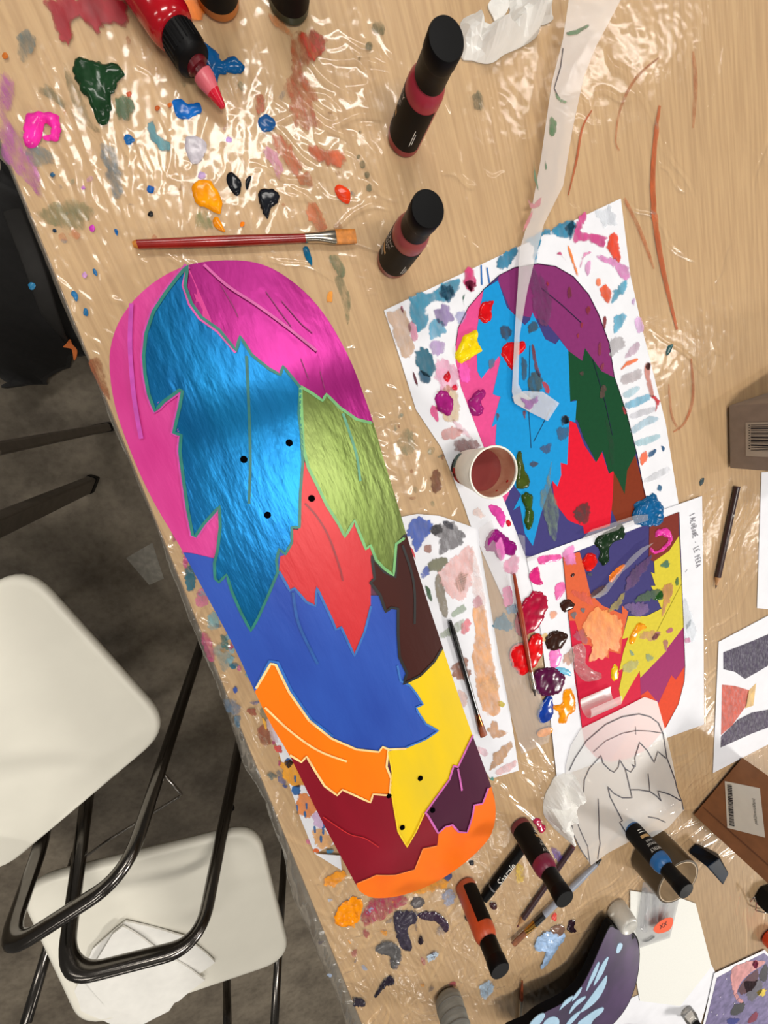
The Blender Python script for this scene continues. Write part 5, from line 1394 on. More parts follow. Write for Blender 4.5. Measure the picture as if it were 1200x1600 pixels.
lay([(0.0125, 0.0155), (0.0155, 0.0175), (0.0174, 0.0225), (0.0178, 0.028), (0.0178, 0.110), (0.016, 0.115), (0, 0.116)], 'tube_body', RED)
lay([(0.0, -0.004), (0.010, -0.004), (0.0135, -0.001), (0.0138, 0.005), (0.0130, 0.0165), (0.0, 0.0165)], 'collar', BLACKP)
for k in range(26):
    t = 2 * math.pi * k / 26
    e1 = ax.orthogonal().normalized(); e2 = ax.cross(e1)
    q = n0 + (e1 * math.cos(t) + e2 * math.sin(t)) * 0.0136
    MB().tube([q + ax * 0.003, q + ax * 0.0145], 0.0006, n=5).build('grip_rib', BLACKP, tube_e)
tip_ax = (Vector(p_tip) - n0).normalized()
o = smooth_angle(MB().lathe([(0.0085, 0.000), (0.0088, 0.0055), (0.0066, 0.0062), (0.0066, 0.0085)], n0, 28, tip_ax).build('nozzle_ring', mat('dark_red_ring', (96, 14, 24), 0.3), tube_e))
L_ = (Vector(p_tip) - n0).length
o = smooth_angle(MB().lathe([(0.0060, 0.0080), (0.0078, 0.0090), (0.0078, 0.0130), (0.0052, 0.66 * L_)], n0, 28, tip_ax).build('nozzle', mat('frosted_pink_nozzle', (206, 96, 108), 0.35, var=0.08), tube_e))
o = smooth_angle(MB().lathe([(0.0055, 0.64 * L_), (0.0024, L_ - 0.001), (0.0, L_)], n0, 28, tip_ax).build('nozzle_tip', mat('red_nozzle_tip', (190, 16, 44), 0.25), tube_e))
# label panel and lettering wrapped round the upper left side
e2v = Vector((0, 0, 1)).cross(ax).normalized()


def on_tube(u, a, r=0.0181):
    return n0 + ax * u + (Vector((0, 0, 1)) * math.cos(a) + e2v * math.sin(a)) * r


sgn = 1 if (at(225, 60, T)[:2] - np.array([n0.x, n0.y])) @ np.array([e2v.x, e2v.y]) > (at(300, 30, T)[:2] - np.array([n0.x, n0.y])) @ np.array([e2v.x, e2v.y]) else -1
vs, fs = [], []
for i in range(12):
    for j in range(10):
        a = sgn * (-0.55 + 1.0 * j / 9); u = 0.030 + 0.050 * i / 11 + 0.010 * (j / 9)
        vs.append(on_tube(u, a))
for i in range(11):
    for j in range(9): fs.append((i * 10 + j, i * 10 + j + 1, (i + 1) * 10 + j + 1, (i + 1) * 10 + j))
pn = build('label_panel', vs, fs, LABEL, tube_e, True)
for txt, sz, uc, ac, m in (('AMON', 0.0085, 0.0440, 0.42, WHITE_INK), ('Re', 0.0070, 0.0470, 1.25, WHITE_INK)):
    v, f = text_mesh(txt, sz)
    build('lettering', [on_tube(uc + p[1], sgn * ac - sgn * p[0] / 0.018, 0.0185) for p in v], f, m, pn)

# ------------------------------------------------------------------ paper cup
ct = at(772, 738.5, T + 0.060)
CUPc = (ct[0], ct[1], T + 0.0022)
e = empty('paper_cup', CUPc, 'small white paper cup half full of reddish brown paint water', 'cup')
hc = 0.058
CUPM = mat('cup_paper', (232, 222, 208), 0.6, var=0.05, nscale=60)
ro, ri = [(0.0195, 0), (0.0197, 0.001), (0.0258, hc - 0.002)], [(0.0252, hc - 0.002), (0.0190, 0.002), (0, 0.002)]
MB().lathe(ro + ri, CUPc, 56).build('cup_wall', CUPM, e, True)
MB().lathe([(0.0250, hc - 0.003), (0.0205, 0.026)], CUPc, 56, cap=False).build('stained_lining', mat('stained_cup_inside', (206, 164, 136), 0.55, var=0.15, nscale=50, rgb2=(178, 116, 92)), e, True)
rim = MB()
ring = []
for k in range(56):
    t = 2 * math.pi * k / 56
    ring.append((CUPc[0] + 0.0257 * math.cos(t), CUPc[1] + 0.0257 * math.sin(t), CUPc[2] + hc - 0.001))
rim.tube(ring + ring[:1], 0.0011, n=8, cap=False).build('rolled_rim', mat('cup_rim', (240, 236, 224), 0.5), e, True)
MB().lathe([(0.0226, 0.0), (0.0, 0.0004)], (CUPc[0], CUPc[1], CUPc[2] + 0.0345), 48).build('paint_water', mat('reddish_water', (128, 56, 54), 0.12, var=0.06, spec=0.6), e)
seam_a = math.atan2(*reversed((RW[0][:2] * 1.0 + RW[1][:2] * 0.15).tolist()))
sv = [(CUPc[0] + r * math.cos(seam_a + d), CUPc[1] + r * math.sin(seam_a + d), CUPc[2] + hh) for r, hh in ((0.0227, 0.0355), (0.0247, 0.052)) for d in (-0.012, 0.012)]
build('seam', sv, [(0, 1, 3, 2)], mat('cup_seam', (130, 84, 70), 0.6), e)
pa = math.atan2(*reversed((RW[0][:2] * -1.0 + RW[1][:2] * 0.0).tolist()))
for a0_, a1_, h0_, h1_, c in ((-0.9, 0.05, 0.004, 0.014, (176, 44, 44)), (0.1, 0.9, 0.003, 0.013, (88, 108, 104)), (-0.2, 0.5, 0.002, 0.007, (40, 40, 46)), (-0.45, -0.25, 0.006, 0.011, (40, 34, 34))):
    vs, fs = [], []
    for k in range(11):
        a = pa - (a0_ + (a1_ - a0_) * k / 10)
        for hh in (h0_, h1_):
            r = 0.0199 + (0.0258 - 0.0197) * hh / (hc - 0.002) + 0.0002 + 0.0001 * (c[0] < 60)
            vs.append((CUPc[0] + r * math.cos(a), CUPc[1] + r * math.sin(a), CUPc[2] + hh))
    for k in range(10): fs.append((2 * k, 2 * k + 1, 2 * k + 3, 2 * k + 2))
    build('printed_motif', vs, fs, ink(c), e, True)
for a, hh in ((0.3, 0.047), (0.9, 0.044)):
    q = (CUPc[0] + (0.0243) * math.cos(seam_a - a), CUPc[1] + 0.0243 * math.sin(seam_a - a), CUPc[2] + hh)
    MB().lathe([(0.0, 0), (0.0014, 0.0006), (0.0018, 0.0016), (0, 0.0030)], q, 8).build('paint_drip', wet((170, 34, 34)), e, True)

# ------------------------------------------------------------------ brushes, pencils, marker
FERR = mat('nickel_ferrule', (196, 186, 170), 0.2, metal=1.0, var=0.05)


def rod(name, p0, p1, segs, label, cat, z=0.004, origin=None, group=None, lift=0.0):
    """segs: (part name, t0, t1, r0, r1, flat, material) along the pixel line p0 -> p1; flat squeezes the height"""
    A = Vector(at(*p0, T + z)); B = Vector(at(*p1, T + z + lift))
    e = empty(name, (A.x, A.y, T), label, cat, group)
    for nm, t0, t1, r0, r1, fl_, m in segs:
        n = 9 if r0 != r1 else 2
        pts, rx, ry = [], [], []
        for k in range(n):
            t = k / (n - 1)
            pts.append(A.lerp(B, t0 + (t1 - t0) * t)); r = r0 + (r1 - r0) * (t * t * (3 - 2 * t)); rx.append(r)
            ry.append(r * (fl_[0] + (fl_[1] - fl_[0]) * t) if isinstance(fl_, tuple) else r * fl_)
        o = MB().tube(pts, rx, ry, 16 if fl_ != 6 else 6).build(nm, m, e); smooth_angle(o, 40)
    return e, A, B


RWOOD = mat('red_lacquer', (132, 26, 20), 0.22, var=0.2, nscale=50, coat=0.5)
BLKL = mat('black_lacquer', (18, 17, 17), 0.22, var=0.1, coat=0.4)
AMB = mat('amber_bristle', (190, 116, 40), 0.5, var=0.25, nscale=160, stretch=(1, 1, 1))
rod('paintbrush', (208, 382), (556, 369), [('handle_end', 0.0, 0.02, 0.0022, 0.0034, 1, mat('worn_wood_end', (190, 120, 40), 0.5)), ('handle', 0.018, 0.40, 0.0034, 0.0042, 1, RWOOD), ('handle', 0.40, 0.755, 0.0042, 0.0036, 1, RWOOD),
                                            ('ferrule', 0.75, 0.80, 0.0040, 0.0042, 1, FERR), ('ferrule', 0.80, 0.90, 0.0042, 0.0062, (1.0, 0.45), FERR), ('bristles', 0.895, 1.0, 0.0062, 0.0060, (0.45, 0.25), AMB)],
    'red handled flat brush with silver ferrule lying above the deck', 'paintbrush', 0.0055)
rod('paintbrush', (703, 970), (756, 1150), [('handle', 0.0, 0.10, 0.0022, 0.0034, 1, BLKL), ('handle', 0.10, 0.80, 0.0034, 0.0028, 1, BLKL), ('ferrule', 0.79, 0.90, 0.0030, 0.0042, (1, 0.6), mat('copper_ferrule', (170, 96, 50), 0.25, metal=1.0)), ('bristles', 0.89, 1.0, 0.0042, 0.0052, (0.6, 0.3), mat('rust_bristle', (130, 58, 26), 0.5, var=0.25, nscale=160))],
    'black handled brush with copper ferrule lying on the paint test strip', 'paintbrush', 0.0062)
rod('paintbrush', (803, 897), (836, 1087), [('handle', 0.0, 0.35, 0.0020, 0.0034, 1, mat('orange_red_lacquer', (150, 54, 22), 0.25, var=0.2, coat=0.4)), ('handle', 0.35, 0.79, 0.0034, 0.0026, 1, MATS['orange_red_lacquer']), ('ferrule', 0.78, 0.93, 0.0028, 0.0030, 1, FERR), ('bristles', 0.92, 1.0, 0.0030, 0.0010, 1, mat('dark_bristle', (50, 40, 34), 0.6))],
    'thin red brown brush lying across the red paint blobs', 'paintbrush', 0.0078)
rod('paintbrush', (940, 1342), (802, 1476), [('handle_end', 0.0, 0.06, 0.0010, 0.0030, 1, BLKL), ('handle', 0.06, 0.30, 0.0032, 0.0044, 1, mat('pearl_grey_handle', (150, 156, 170), 0.25, var=0.08)), ('handle', 0.30, 0.66, 0.0044, 0.0044, 1, MATS['pearl_grey_handle']), ('handle_band', 0.655, 0.76, 0.0045, 0.0046, 1, BLKL), ('ferrule', 0.755, 0.86, 0.0046, 0.0056, (1, 0.5), mat('brass_ferrule', (200, 150, 70), 0.2, metal=1.0)), ('bristles', 0.855, 1.0, 0.0056, 0.0066, (0.5, 0.3), mat('brown_bristle', (120, 66, 30), 0.5, var=0.25, nscale=160))],
    'grey handled flat brush with brass ferrule beside the maroon bottle', 'paintbrush', 0.0065)
rod('paintbrush', (810, 1640), (816, 1533), [('handle', 0.0, 0.45, 0.0032, 0.0034, 1, mat('dark_red_lacquer', (96, 18, 20), 0.25)), ('ferrule', 0.44, 0.75, 0.0034, 0.0036, 1, FERR), ('bristles', 0.74, 1.0, 0.0036, 0.0014, 1, MATS['rust_bristle'])],
    'small round brush half hidden in the purple deck shadow', 'paintbrush', 0.0055)


def pencil(p0, p1, body, tip, label, r=0.0037, z=0.0042):
    return rod('coloured_pencil', p0, p1, [('pencil_end', 0.0, 0.012, r * 0.96, r, 1, tip), ('barrel', 0.012, 0.88, r, r, 1, body), ('sharpened_wood', 0.878, 0.965, r, r * 0.35, 1, mat('pencil_wood', (176, 130, 86), 0.6)), ('lead', 0.962, 1.0, r * 0.36, 0.0003, 1, tip)], label, 'pencil', z)


UMB = mat('dark_umber_lacquer', (52, 28, 28), 0.3, var=0.1)
pe, A, B = pencil((1152, 760), (1118, 920), UMB, mat('umber_lead', (60, 32, 30), 0.5), 'dark brown pencil lying on bare wood below the grey box')
t_ax = (B - A).normalized(); sd = t_ax.cross(Vector((0, 0, 1)))
vtx, ft = text_mesh('MONDELUZ', 0.0042)
mid = A.lerp(B, 0.52)
build('lettering', [tuple(mid + t_ax * p[0] + sd * (p[1] * 0.8) + Vector((0, 0, 0.0038))) for p in vtx], ft, mat('silver_print', (170, 164, 156), 0.4), pe)
q = A.lerp(B, 0.27)
MB().lathe([(0.0018, 0.0036), (0.0012, 0.0039)], q, 14).build('stamp', MATS['silver_print'], pe)
pencil((896, 1322), (807, 1450), mat('plum_lacquer', (62, 40, 46), 0.3, var=0.12), mat('plum_lead', (96, 40, 50), 0.5), 'dark plum pencil lying under the maroon bottle')
me_, A, B = rod('marker_pen', (826, 1312), (756, 1404), [('barrel', 0.0, 0.80, 0.0062, 0.0062, 1, BLACKP), ('barrel_lip', 0.795, 0.83, 0.0056, 0.0056, 1, mat('grey_band', (120, 120, 124), 0.4)), ('cap', 0.825, 1.0, 0.0066, 0.0058, 1, BLACKP)], 'black felt marker lying between the deck tail and maroon bottle', 'marker', 0.0072)
t_ax = (B - A).normalized(); sd = t_ax.cross(Vector((0, 0, 1)))
vtx, ft = text_mesh('Sharpie', 0.0125, 0.25)
mid = A.lerp(B, 0.53)
# lettering runs from the lower end upwards and follows the round barrel
cdir = Vector(CAM) - mid; cdir.z = 0; cdir -= t_ax * cdir.dot(t_ax); cdir.normalize()
out_v = []
for p in vtx:
    a = p[1] / 0.0064 + 0.30
    out_v.append(tuple(mid - t_ax * p[0] + cdir * 0.0068 * math.sin(a) + Vector((0, 0, 0.0068 * math.cos(a)))))
build('lettering', out_v, ft, WHITE_INK, me_)

# ------------------------------------------------------------------ boxes
CARD1 = mat('grey_brown_carton', (136, 120, 108), 0.7, var=0.06, nscale=80)
CARD2 = mat('brown_cardboard', (128, 82, 48), 0.75, var=0.08, nscale=60)


def carton(p0, p1, h, depth, m, name, label, flip=1):
    """box whose near side stands on the pixel line p0-p1; depth runs away from the camera foot"""
    A = at(*p0)[:2]; B = at(*p1)[:2]
    t = (B - A) / np.linalg.norm(B - A); n = np.array([-t[1], t[0]])
    if (A - CAM[:2]) @ n < 0: n = -n
    z0 = T + 0.0036
    e = empty(name, (*((A + B) / 2 + n * depth / 2), z0), label, 'box')
    pl = [tuple(A), tuple(B), tuple(B + n * depth), tuple(A + n * depth)]
    MB().prism(pl, z0, z0 + h).build('carton', m, e, bevel=0.0008)

    def face(u, v, o=0.0):      # point on the near side: u along p0-p1, v up, o out of the face
        q = A + t * u - n * o
        return (q[0], q[1], z0 + v)
    return e, face, np.linalg.norm(B - A), A, B, t, n, z0


bx, fc, W, A, B, t, n, z0 = carton((1134, 634), (1136, 731), 0.075, 0.13, CARD1, 'carton_box', 'small grey brown carton with barcode at the right edge')
# opened top flap
pl = [tuple(A - t * 0.001), tuple(A + n * 0.13 - t * 0.001), tuple(A + n * 0.13 - t * 0.035), tuple(A + n * 0.012 - t * 0.006)]
MB().prism(pl, z0 + 0.050, z0 + 0.0515).build('side_flap', CARD1, bx)
stk = mat('pale_sticker', (172, 160, 146), 0.6, var=0.03)
uv = [(0.023, 0.020), (0.023, 0.064), (0.068, 0.064), (0.068, 0.020)]
build('barcode_sticker', [fc(u, v, 0.0006) for u, v in uv], [(3, 2, 1, 0)], stk, bx)
random.seed(3)
u = 0.026
while u < 0.060:
    wd = random.choice((0.0007, 0.0007, 0.0014, 0.0020))
    build('bar', [fc(u, 0.026, 0.001), fc(u, 0.052, 0.001), fc(u + wd, 0.052, 0.001), fc(u + wd, 0.026, 0.001)], [(3, 2, 1, 0)], DARK_INK, bx)
    u += wd + random.choice((0.0008, 0.0008, 0.0016))
u = 0.026
while u < 0.060:
    build('digit', [fc(u, 0.0235, 0.001), fc(u, 0.0250, 0.001), fc(u + 0.0012, 0.0250, 0.001), fc(u + 0.0012, 0.0235, 0.001)], [(3, 2, 1, 0)], DARK_INK, bx)
    u += 0.0034
bx, fc, W, A, B, t, n, z0 = carton((1080.5, 1270), (1156, 1181), 0.13, 0.13, CARD2, 'cardboard_box', 'brown cardboard box with white barcode sticker, lower right')
MB().prism([tuple(A + t * 0.020 - n * 0.0012), tuple(A + t * 0.0215 - n * 0.0012), tuple(A + t * 0.0215), tuple(A + t * 0.020)], z0 + 0.004, z0 + 0.128).build('seam', mat('cardboard_seam', (96, 58, 34), 0.8), bx)
# sticker: pixel corners carried to the box side


def ray_face(px, py, o=0.0):
    d = RW.T @ np.array([(px - 600) / F_PX, (py - 800) / F_PX, 1.0])
    k = ((A - n * o - CAM[:2]) @ n) / (d[:2] @ n)
    return CAM + d * k


c10 = lambda p: cr(1060, 1180, 7.27, p)
st4 = [ray_face(*p, 0.0005) for p in c10([(527, 295), (925, 375), (985, 935), (555, 825)])]
sk = build('sticker', st4, [(0, 1, 2, 3)], mat('white_sticker', (206, 202, 192), 0.5, var=0.02), bx)
for o_ in (sk,): o_.data.flip_normals() if o_.data.polygons[0].normal.dot(Vector((*(-n), 0))) < 0 else None
q0, q1, q2, q3 = [Vector(p) for p in st4]


def quadpt(a, b, o=0.0006):
    return (q0.lerp(q1, a)).lerp(q3.lerp(q2, a), b) - Vector((*n, 0)) * o


bcol = 0.07
y = 0.06
while y < 0.94:
    wd = random.choice((0.010, 0.010, 0.018, 0.026))
    build('bar', [quadpt(0.07, y), quadpt(0.21, y), quadpt(0.21, min(y + wd, 0.95)), quadpt(0.07, min(y + wd, 0.95))], [(0, 1, 2, 3)], DARK_INK, bx)
    y += wd + random.choice((0.010, 0.014))
vtx, ft = text_mesh('psk2hmtz6fzrd', 0.1)
xs = [p[0] for p in vtx]; ys = [p[1] for p in vtx]
build('lettering', [quadpt(0.80 - 0.06 * (p[1] / max(map(abs, ys))), 0.52 - 0.26 * p[0] / max(map(abs, xs))) for p in vtx], ft, DARK_INK, bx)

# ------------------------------------------------------------------ brown tape roll
rc = at(1058, 1376, T + 0.048)
c = (rc[0], rc[1], T + 0.0018)
e = empty('packing_tape_roll', c, 'brown packing tape roll standing on its edge ring behind the blue bottle', 'tape roll')
o = MB().lathe([(0.0385, 0.0), (0.0418, 0.0), (0.0418, 0.0478), (0.0385, 0.0478)], c, 64, cap=False).build('tape', mat('brown_tape', (74, 62, 46), 0.3, var=0.05, nscale=30, spec=0.4), e); smooth_angle(o, 40)
o = MB().lathe([(0.0388, 0.0482), (0.0372, 0.0482), (0.0372, 0.0002), (0.0388, 0.0002)], c, 64, cap=False)
o = o.build('cardboard_core', mat('core_board', (176, 156, 128), 0.7), e); smooth_angle(o, 40)

# ------------------------------------------------------------------ clear blister pack with orange sticker
BLZ = T + 0.0040
cG = lambda p: cr(930, 1360, 6.316, p)
bp_ = [at(*p, BLZ)[:2] for p in cG([(470, 110), (830, 260), (735, 660), (440, 760), (400, 600)])]
cc = np.mean(bp_, 0)
BLI = empty('blister_pack', (*cc, BLZ), 'clear plastic blister pack with orange round sticker on the white card', 'packaging')
CLEARM = film('blister_plastic', (0.985, 0.985, 0.99), 0.08, 0.02, haze=0.10, hazecol=(0.85, 0.86, 0.9), bump=0.03, f0=0.3)
MB().prism([tuple(p) for p in bp_], BLZ, BLZ + 0.0008).build('backing_flange', CLEARM, BLI)
for a, b, r in ((((505, 190), (480, 600)), None, 0.0065), (((600, 230), (590, 520)), None, 0.005), (((700, 270), (640, 520)), None, 0.0055)):
    P, Q = Vector(at(*cG([a[0]])[0], BLZ + 0.003)), Vector(at(*cG([a[1]])[0], BLZ + 0.003))
    smooth_angle(MB().tube([P, P.lerp(Q, 0.08), P.lerp(Q, 0.92), Q], [r * 0.5, r, r, r * 0.4], [r * 0.6, r * 0.9, r * 0.9, r * 0.4], 16).build('blister_dome', CLEARM, BLI))
stq = spline(cG([(575, 590), (600, 540), (680, 480), (765, 470), (755, 560), (700, 605), (620, 622)]), 3)
so = patch('orange_sticker', stq, mat('orange_sticker', (236, 84, 30), 0.45, var=0.03), BLI, flat(BLZ + 0.0095), 0, 0.01)
vtx, ft = text_mesh('XX', 0.012)
cx_ = Vector(at(*cG([(675, 545)])[0], BLZ + 0.0100))
ux = Vector((*(RW[0][:2] * 0.95 - RW[1][:2] * 0.25), 0)).normalized(); uy = Vector((0, 0, 1)).cross(ux)
build('lettering', [tuple(cx_ + ux * p[0] + uy * p[1] * 1.4) for p in vtx], ft, DARK_INK, BLI)
patch('hang_slot', cG([(460, 700), (520, 690), (585, 645), (590, 660), (530, 700), (500, 708)]), mat('slot_grey', (96, 98, 100), 0.6), BLI, flat(BLZ + 0.0012), 0, 0.01)

# frosted cap standing at the purple deck's nose
b = at(984, 1449, T + 0.030)
c = (b[0], b[1], T + 0.0022)
o = MB().lathe([(0.0185, 0), (0.0192, 0.001), (0.0172, 0.026), (0.0155, 0.0285), (0.0130, 0.0288), (0.0120, 0.0280), (0, 0.0280)], c, 40).build('frosted_cap', film('frosted_plastic', (0.85, 0.84, 0.8), 0.3, 0.05, haze=0.62, hazecol=(0.78, 0.76, 0.70), bump=0.2, f0=0.7), None, True, origin=c)
tag(o, 'frosted white plastic cap standing at the purple deck nose', 'cap')
# grey rolled cylinder at the bottom edge
b = at(697, 1552, T)
c = (b[0], b[1], T + 0.0024)
e = empty('grey_canister', c, 'grey ribbed cylinder standing at the bottom edge near the orange bottle', 'canister')
o = MB().lathe([(0.016, 0), (0.0205, 0.004), (0.0212, 0.010), (0.0212, 0.10)], c, 48).build('body', mat('grey_ribbed', (128, 130, 126), 0.55, var=0.12, nscale=30, stretch=(1, 1, 6), bump=0.2, bscale=60), e, True)
for k in range(7):
    MB().lathe([(0.0214, 0.012 + k * 0.012), (0.0217, 0.0128 + k * 0.012), (0.0214, 0.0136 + k * 0.012)], c, 48, cap=False).build('rib', mat('grey_rib', (112, 114, 112), 0.55), e, True)
# dark blue glass wedge
wq = [at(*p, T)[:2] for p in c10([(95, 1085), (180, 995), (440, 1100), (330, 1230)])]
vs = []
c0 = np.mean(wq, 0)
topq = [at(*p, T + 0.034)[:2] for p in c10([(330, 1270), (470, 1170), (575, 1350), (510, 1480)])]
wedge = MB().add([(*p, T + 0.002) for p in wq] + [(*p, T + 0.034) for p in topq], [(0, 1, 2, 3)[::-1], (4, 5, 6, 7), (0, 1, 5, 4), (1, 2, 6, 5), (2, 3, 7, 6), (3, 0, 4, 7)])
o = wedge.build('dark_glass_block', mat('dark_blue_glass', (8, 30, 52), 0.35, var=0.2, nscale=25, rgb2=(12, 13, 16), spec=0.15), None, bevel=0.002)
bm = bmesh.new(); bm.from_mesh(o.data); bmesh.ops.recalc_face_normals(bm, faces=bm.faces); bm.to_mesh(o.data); bm.free()
tag(o, 'dark blue black block between the tape roll and cardboard box', 'block')
# black clip and red pot at the right edge
b = at(1186, 1398, T)
e = empty('bulldog_clip', (b[0], b[1], T + 0.002), 'black clip with bright wire loop at the right edge', 'clip')
d = Vector((RW[0][0], RW[0][1], 0)).normalized(); dd_ = Vector((0, 0, 1)).cross(d)
P0 = Vector((b[0], b[1], T + 0.002))
pl = [P0 - d * 0.02 - dd_ * 0.004, P0 + d * 0.05 - dd_ * 0.03, P0 + d * 0.06 + dd_ * 0.02, P0 - d * 0.005 + dd_ * 0.026]
MB().prism([(p.x, p.y) for p in pl], T + 0.002, T + 0.026).build('clip_body', BLACKP, e, bevel=0.002)
W0 = [at(1172, 1408, T + 0.014), at(1178, 1400, T + 0.02), at(1182, 1410, T + 0.016), at(1180, 1422, T + 0.008), at(1196, 1426, T + 0.006), at(1206, 1420, T + 0.01)]
MB().tube(bend(W0, 0.006), 0.0014, n=8).build('wire_loop', mat('bright_wire', (214, 206, 196), 0.15, metal=1.0), e, True)
b = at(1195, 1462, T)
e = empty('red_pot', (b[0] + 0.006, b[1], T + 0.0022), 'bright orange red translucent pot at the right edge above the galaxy painting', 'paint pot')
REDP = mat('orange_red_plastic', (222, 60, 12), 0.2, var=0.08, spec=0.6)
MB().lathe([(0.018, 0), (0.0205, 0.002), (0.0215, 0.030), (0.019, 0.032), (0.019, 0.028), (0, 0.028)], (b[0] + 0.006, b[1], T + 0.0024), 40).build('pot', REDP, e, True)
MB().lathe([(0.0218, 0.026), (0.0222, 0.028), (0.0218, 0.030)], (b[0] + 0.006, b[1], T + 0.0024), 40, cap=False).build('rim', mat('dark_red_rim', (170, 30, 10), 0.3), e, True)

# ------------------------------------------------------------------ second deck, lower edge
D2O = cr(780, 1440, 5.217, [(905, 30), (960, 50), (1060, 70), (1120, 120), (1145, 220), (1140, 380), (1110, 530), (1060, 660), (990, 770), (900, 870), (800, 1000), (300, 1100), (60, 940), (230, 840), (330, 760), (520, 660), (640, 560), (720, 430), (780, 300), (840, 160)])
nz_ = at(985, 1456, T + 0.02)[:2]
tl_ = at(860, 1600, T + 0.04)[:2]
ax2 = (tl_ - nz_) / np.linalg.norm(tl_ - nz_); pn2 = np.array([-ax2[1], ax2[0]])


def deck2_surf(x, y):
    s = (np.asarray(x, float) - nz_[0]) * ax2[0] + (np.asarray(y, float) - nz_[1]) * ax2[1]
    s = np.clip(s, 0, 0.4)
    return T + 0.016 + 0.030 * (1 - np.exp(-s / 0.10))


pw = [tuple(on(a, b, deck2_surf)[:2]) for a, b in spline(D2O, 3)]
xy, f = cdt(densify(pw, 0.01), 0.01)
zt = deck2_surf(xy[:, 0], xy[:, 1])
c0 = (xy[:, 0].mean(), xy[:, 1].mean(), T)
D2 = empty('skateboard_deck', c0, 'dark purple skateboard deck with pale blue strokes at the bottom', 'skateboard')
v, f2 = skirt(np.c_[xy, zt], f, 0.0105)
bd = MB().add(v, f2).add([(p[0], p[1], p[2] - 0.0105) for p in v[:len(xy)]], [tuple(reversed(q)) for q in f])
GALM = mat('purple_galaxy_paint', (40, 30, 56), 0.42, var=0.25, nscale=18, rgb2=(74, 50, 92), spec=0.4)
bd.build('board', mat('deck_black_edge', (8, 7, 9), 0.6, spec=0.1), D2, True)
xs_ = np.array(pw); cen = xs_.mean(0)
patch('painted_ground', [tuple(cen + (p - cen) * 0.975) for p in xs_], GALM, D2, deck2_surf, 0.0004, 0.01, world=True)
LB = mat('pale_blue_paint', (164, 198, 222), 0.45, var=0.05)
cH = lambda p: cr(780, 1440, 5.217, p)
for pts in ([(955, 250), (965, 195), (985, 175), (1005, 185), (1000, 215), (975, 255)], [(710, 570), (720, 520), (760, 420), (805, 335), (817, 345), (790, 430), (740, 520)], [(770, 525), (800, 430), (850, 330), (888, 288), (885, 320), (840, 430)], [(490, 725), (520, 670), (560, 630), (605, 608), (580, 650), (530, 690)],
            [(595, 650), (610, 610), (650, 560), (675, 535), (660, 580), (625, 625)], [(570, 755), (590, 700), (640, 640), (705, 608), (690, 640), (630, 690)], [(660, 740), (720, 650), (800, 540), (870, 445), (880, 460), (860, 540), (800, 640), (720, 710)], [(545, 840), (600, 770), (660, 730), (650, 760), (580, 840)],
            [(640, 835), (700, 780), (790, 720), (850, 700), (840, 740), (770, 800), (730, 860)], [(250, 840), (300, 780), (350, 750), (375, 760), (350, 810), (300, 860)], [(360, 835), (400, 790), (450, 775), (488, 800), (480, 850), (400, 880)]):
    patch('painted_stroke', spline(cH(pts), 3), LB, D2, deck2_surf, 0.0010, 0.008)

# ------------------------------------------------------------------ crumpled tissues
TISS = mat('white_tissue', (232, 230, 226), 0.85, var=0.03, nscale=60, bump=0.1, bscale=120, spec=0.1)


def tissue(px, h, label, seed, base=T + 0.0015, parent=None, step=0.0035, fold_s=0.022, edge=0.010, name='crumpled_tissue'):
    pw = [tuple(at(a, b, base)[:2]) for a, b in spline(px, 3)]
    P = np.array(pw)
    xy, f = cdt(densify(pw, step), step)
    d = dist(pw, xy[:, 0], xy[:, 1])
    r1 = np.abs(2 * vnoise(xy[:, 0] + 0.3 * xy[:, 1], xy[:, 1] - 0.2 * xy[:, 0], fold_s, seed) - 1)
    r2 = np.abs(2 * vnoise(xy[:, 0], xy[:, 1], fold_s * 0.45, seed + 5) - 1)
    z = base + h * np.clip(d / edge, 0, 1) ** 0.8 * (0.25 + 0.85 * r1 + 0.3 * r2)
    o = build(name, *skirt(np.c_[xy, z], f, 0.0008), TISS, None, False, origin=(P[:, 0].mean(), P[:, 1].mean(), base))
    return tag(o, label, 'tissue')


cI = lambda p: cr(690, 0, 4, p)
tissue(cI([(120, 140), (180, 115), (240, 150), (310, 200), (350, 240), (385, 160), (430, 60), (410, -20), (660, -40), (680, 60), (698, 120), (640, 155), (610, 160), (600, 220), (540, 270), (460, 310), (390, 340), (330, 385), (270, 395), (190, 375), (120, 350)]), 0.030, 'crumpled white tissue beside the tall crimson bottle', 31)
tissue(cI([(290, 30), (340, -20), (430, -30), (410, 70), (345, 140), (320, 100)]), 0.006, 'thin torn tissue corner at the top edge behind the crumpled tissue', 35)
tissue(cF([(0, 680), (40, 610), (120, 580), (185, 620), (190, 700), (160, 800), (130, 880), (110, 1040), (60, 1020), (0, 960), (-50, 880), (-40, 760)]), 0.032, 'crumpled white tissue beside the tracing paper', 41)

# ------------------------------------------------------------------ folding chairs


def rsq(P0, P1, P2, P3, r, n=8):
    P = [Vector((*p, 0)) for p in (P0, P1, P2, P3)]
    out = []
    for i in range(4):
        a = P[i - 1] - P[i]; b = P[(i + 1) % 4] - P[i]
        A = P[i] + a.normalized() * r; B = P[i] + b.normalized() * r
        for k in range(n + 1):
            t = k / n
            q = A * (1 - t) ** 2 + P[i] * 2 * t * (1 - t) + B * t * t
            out.append((q.x, q.y))
    return out


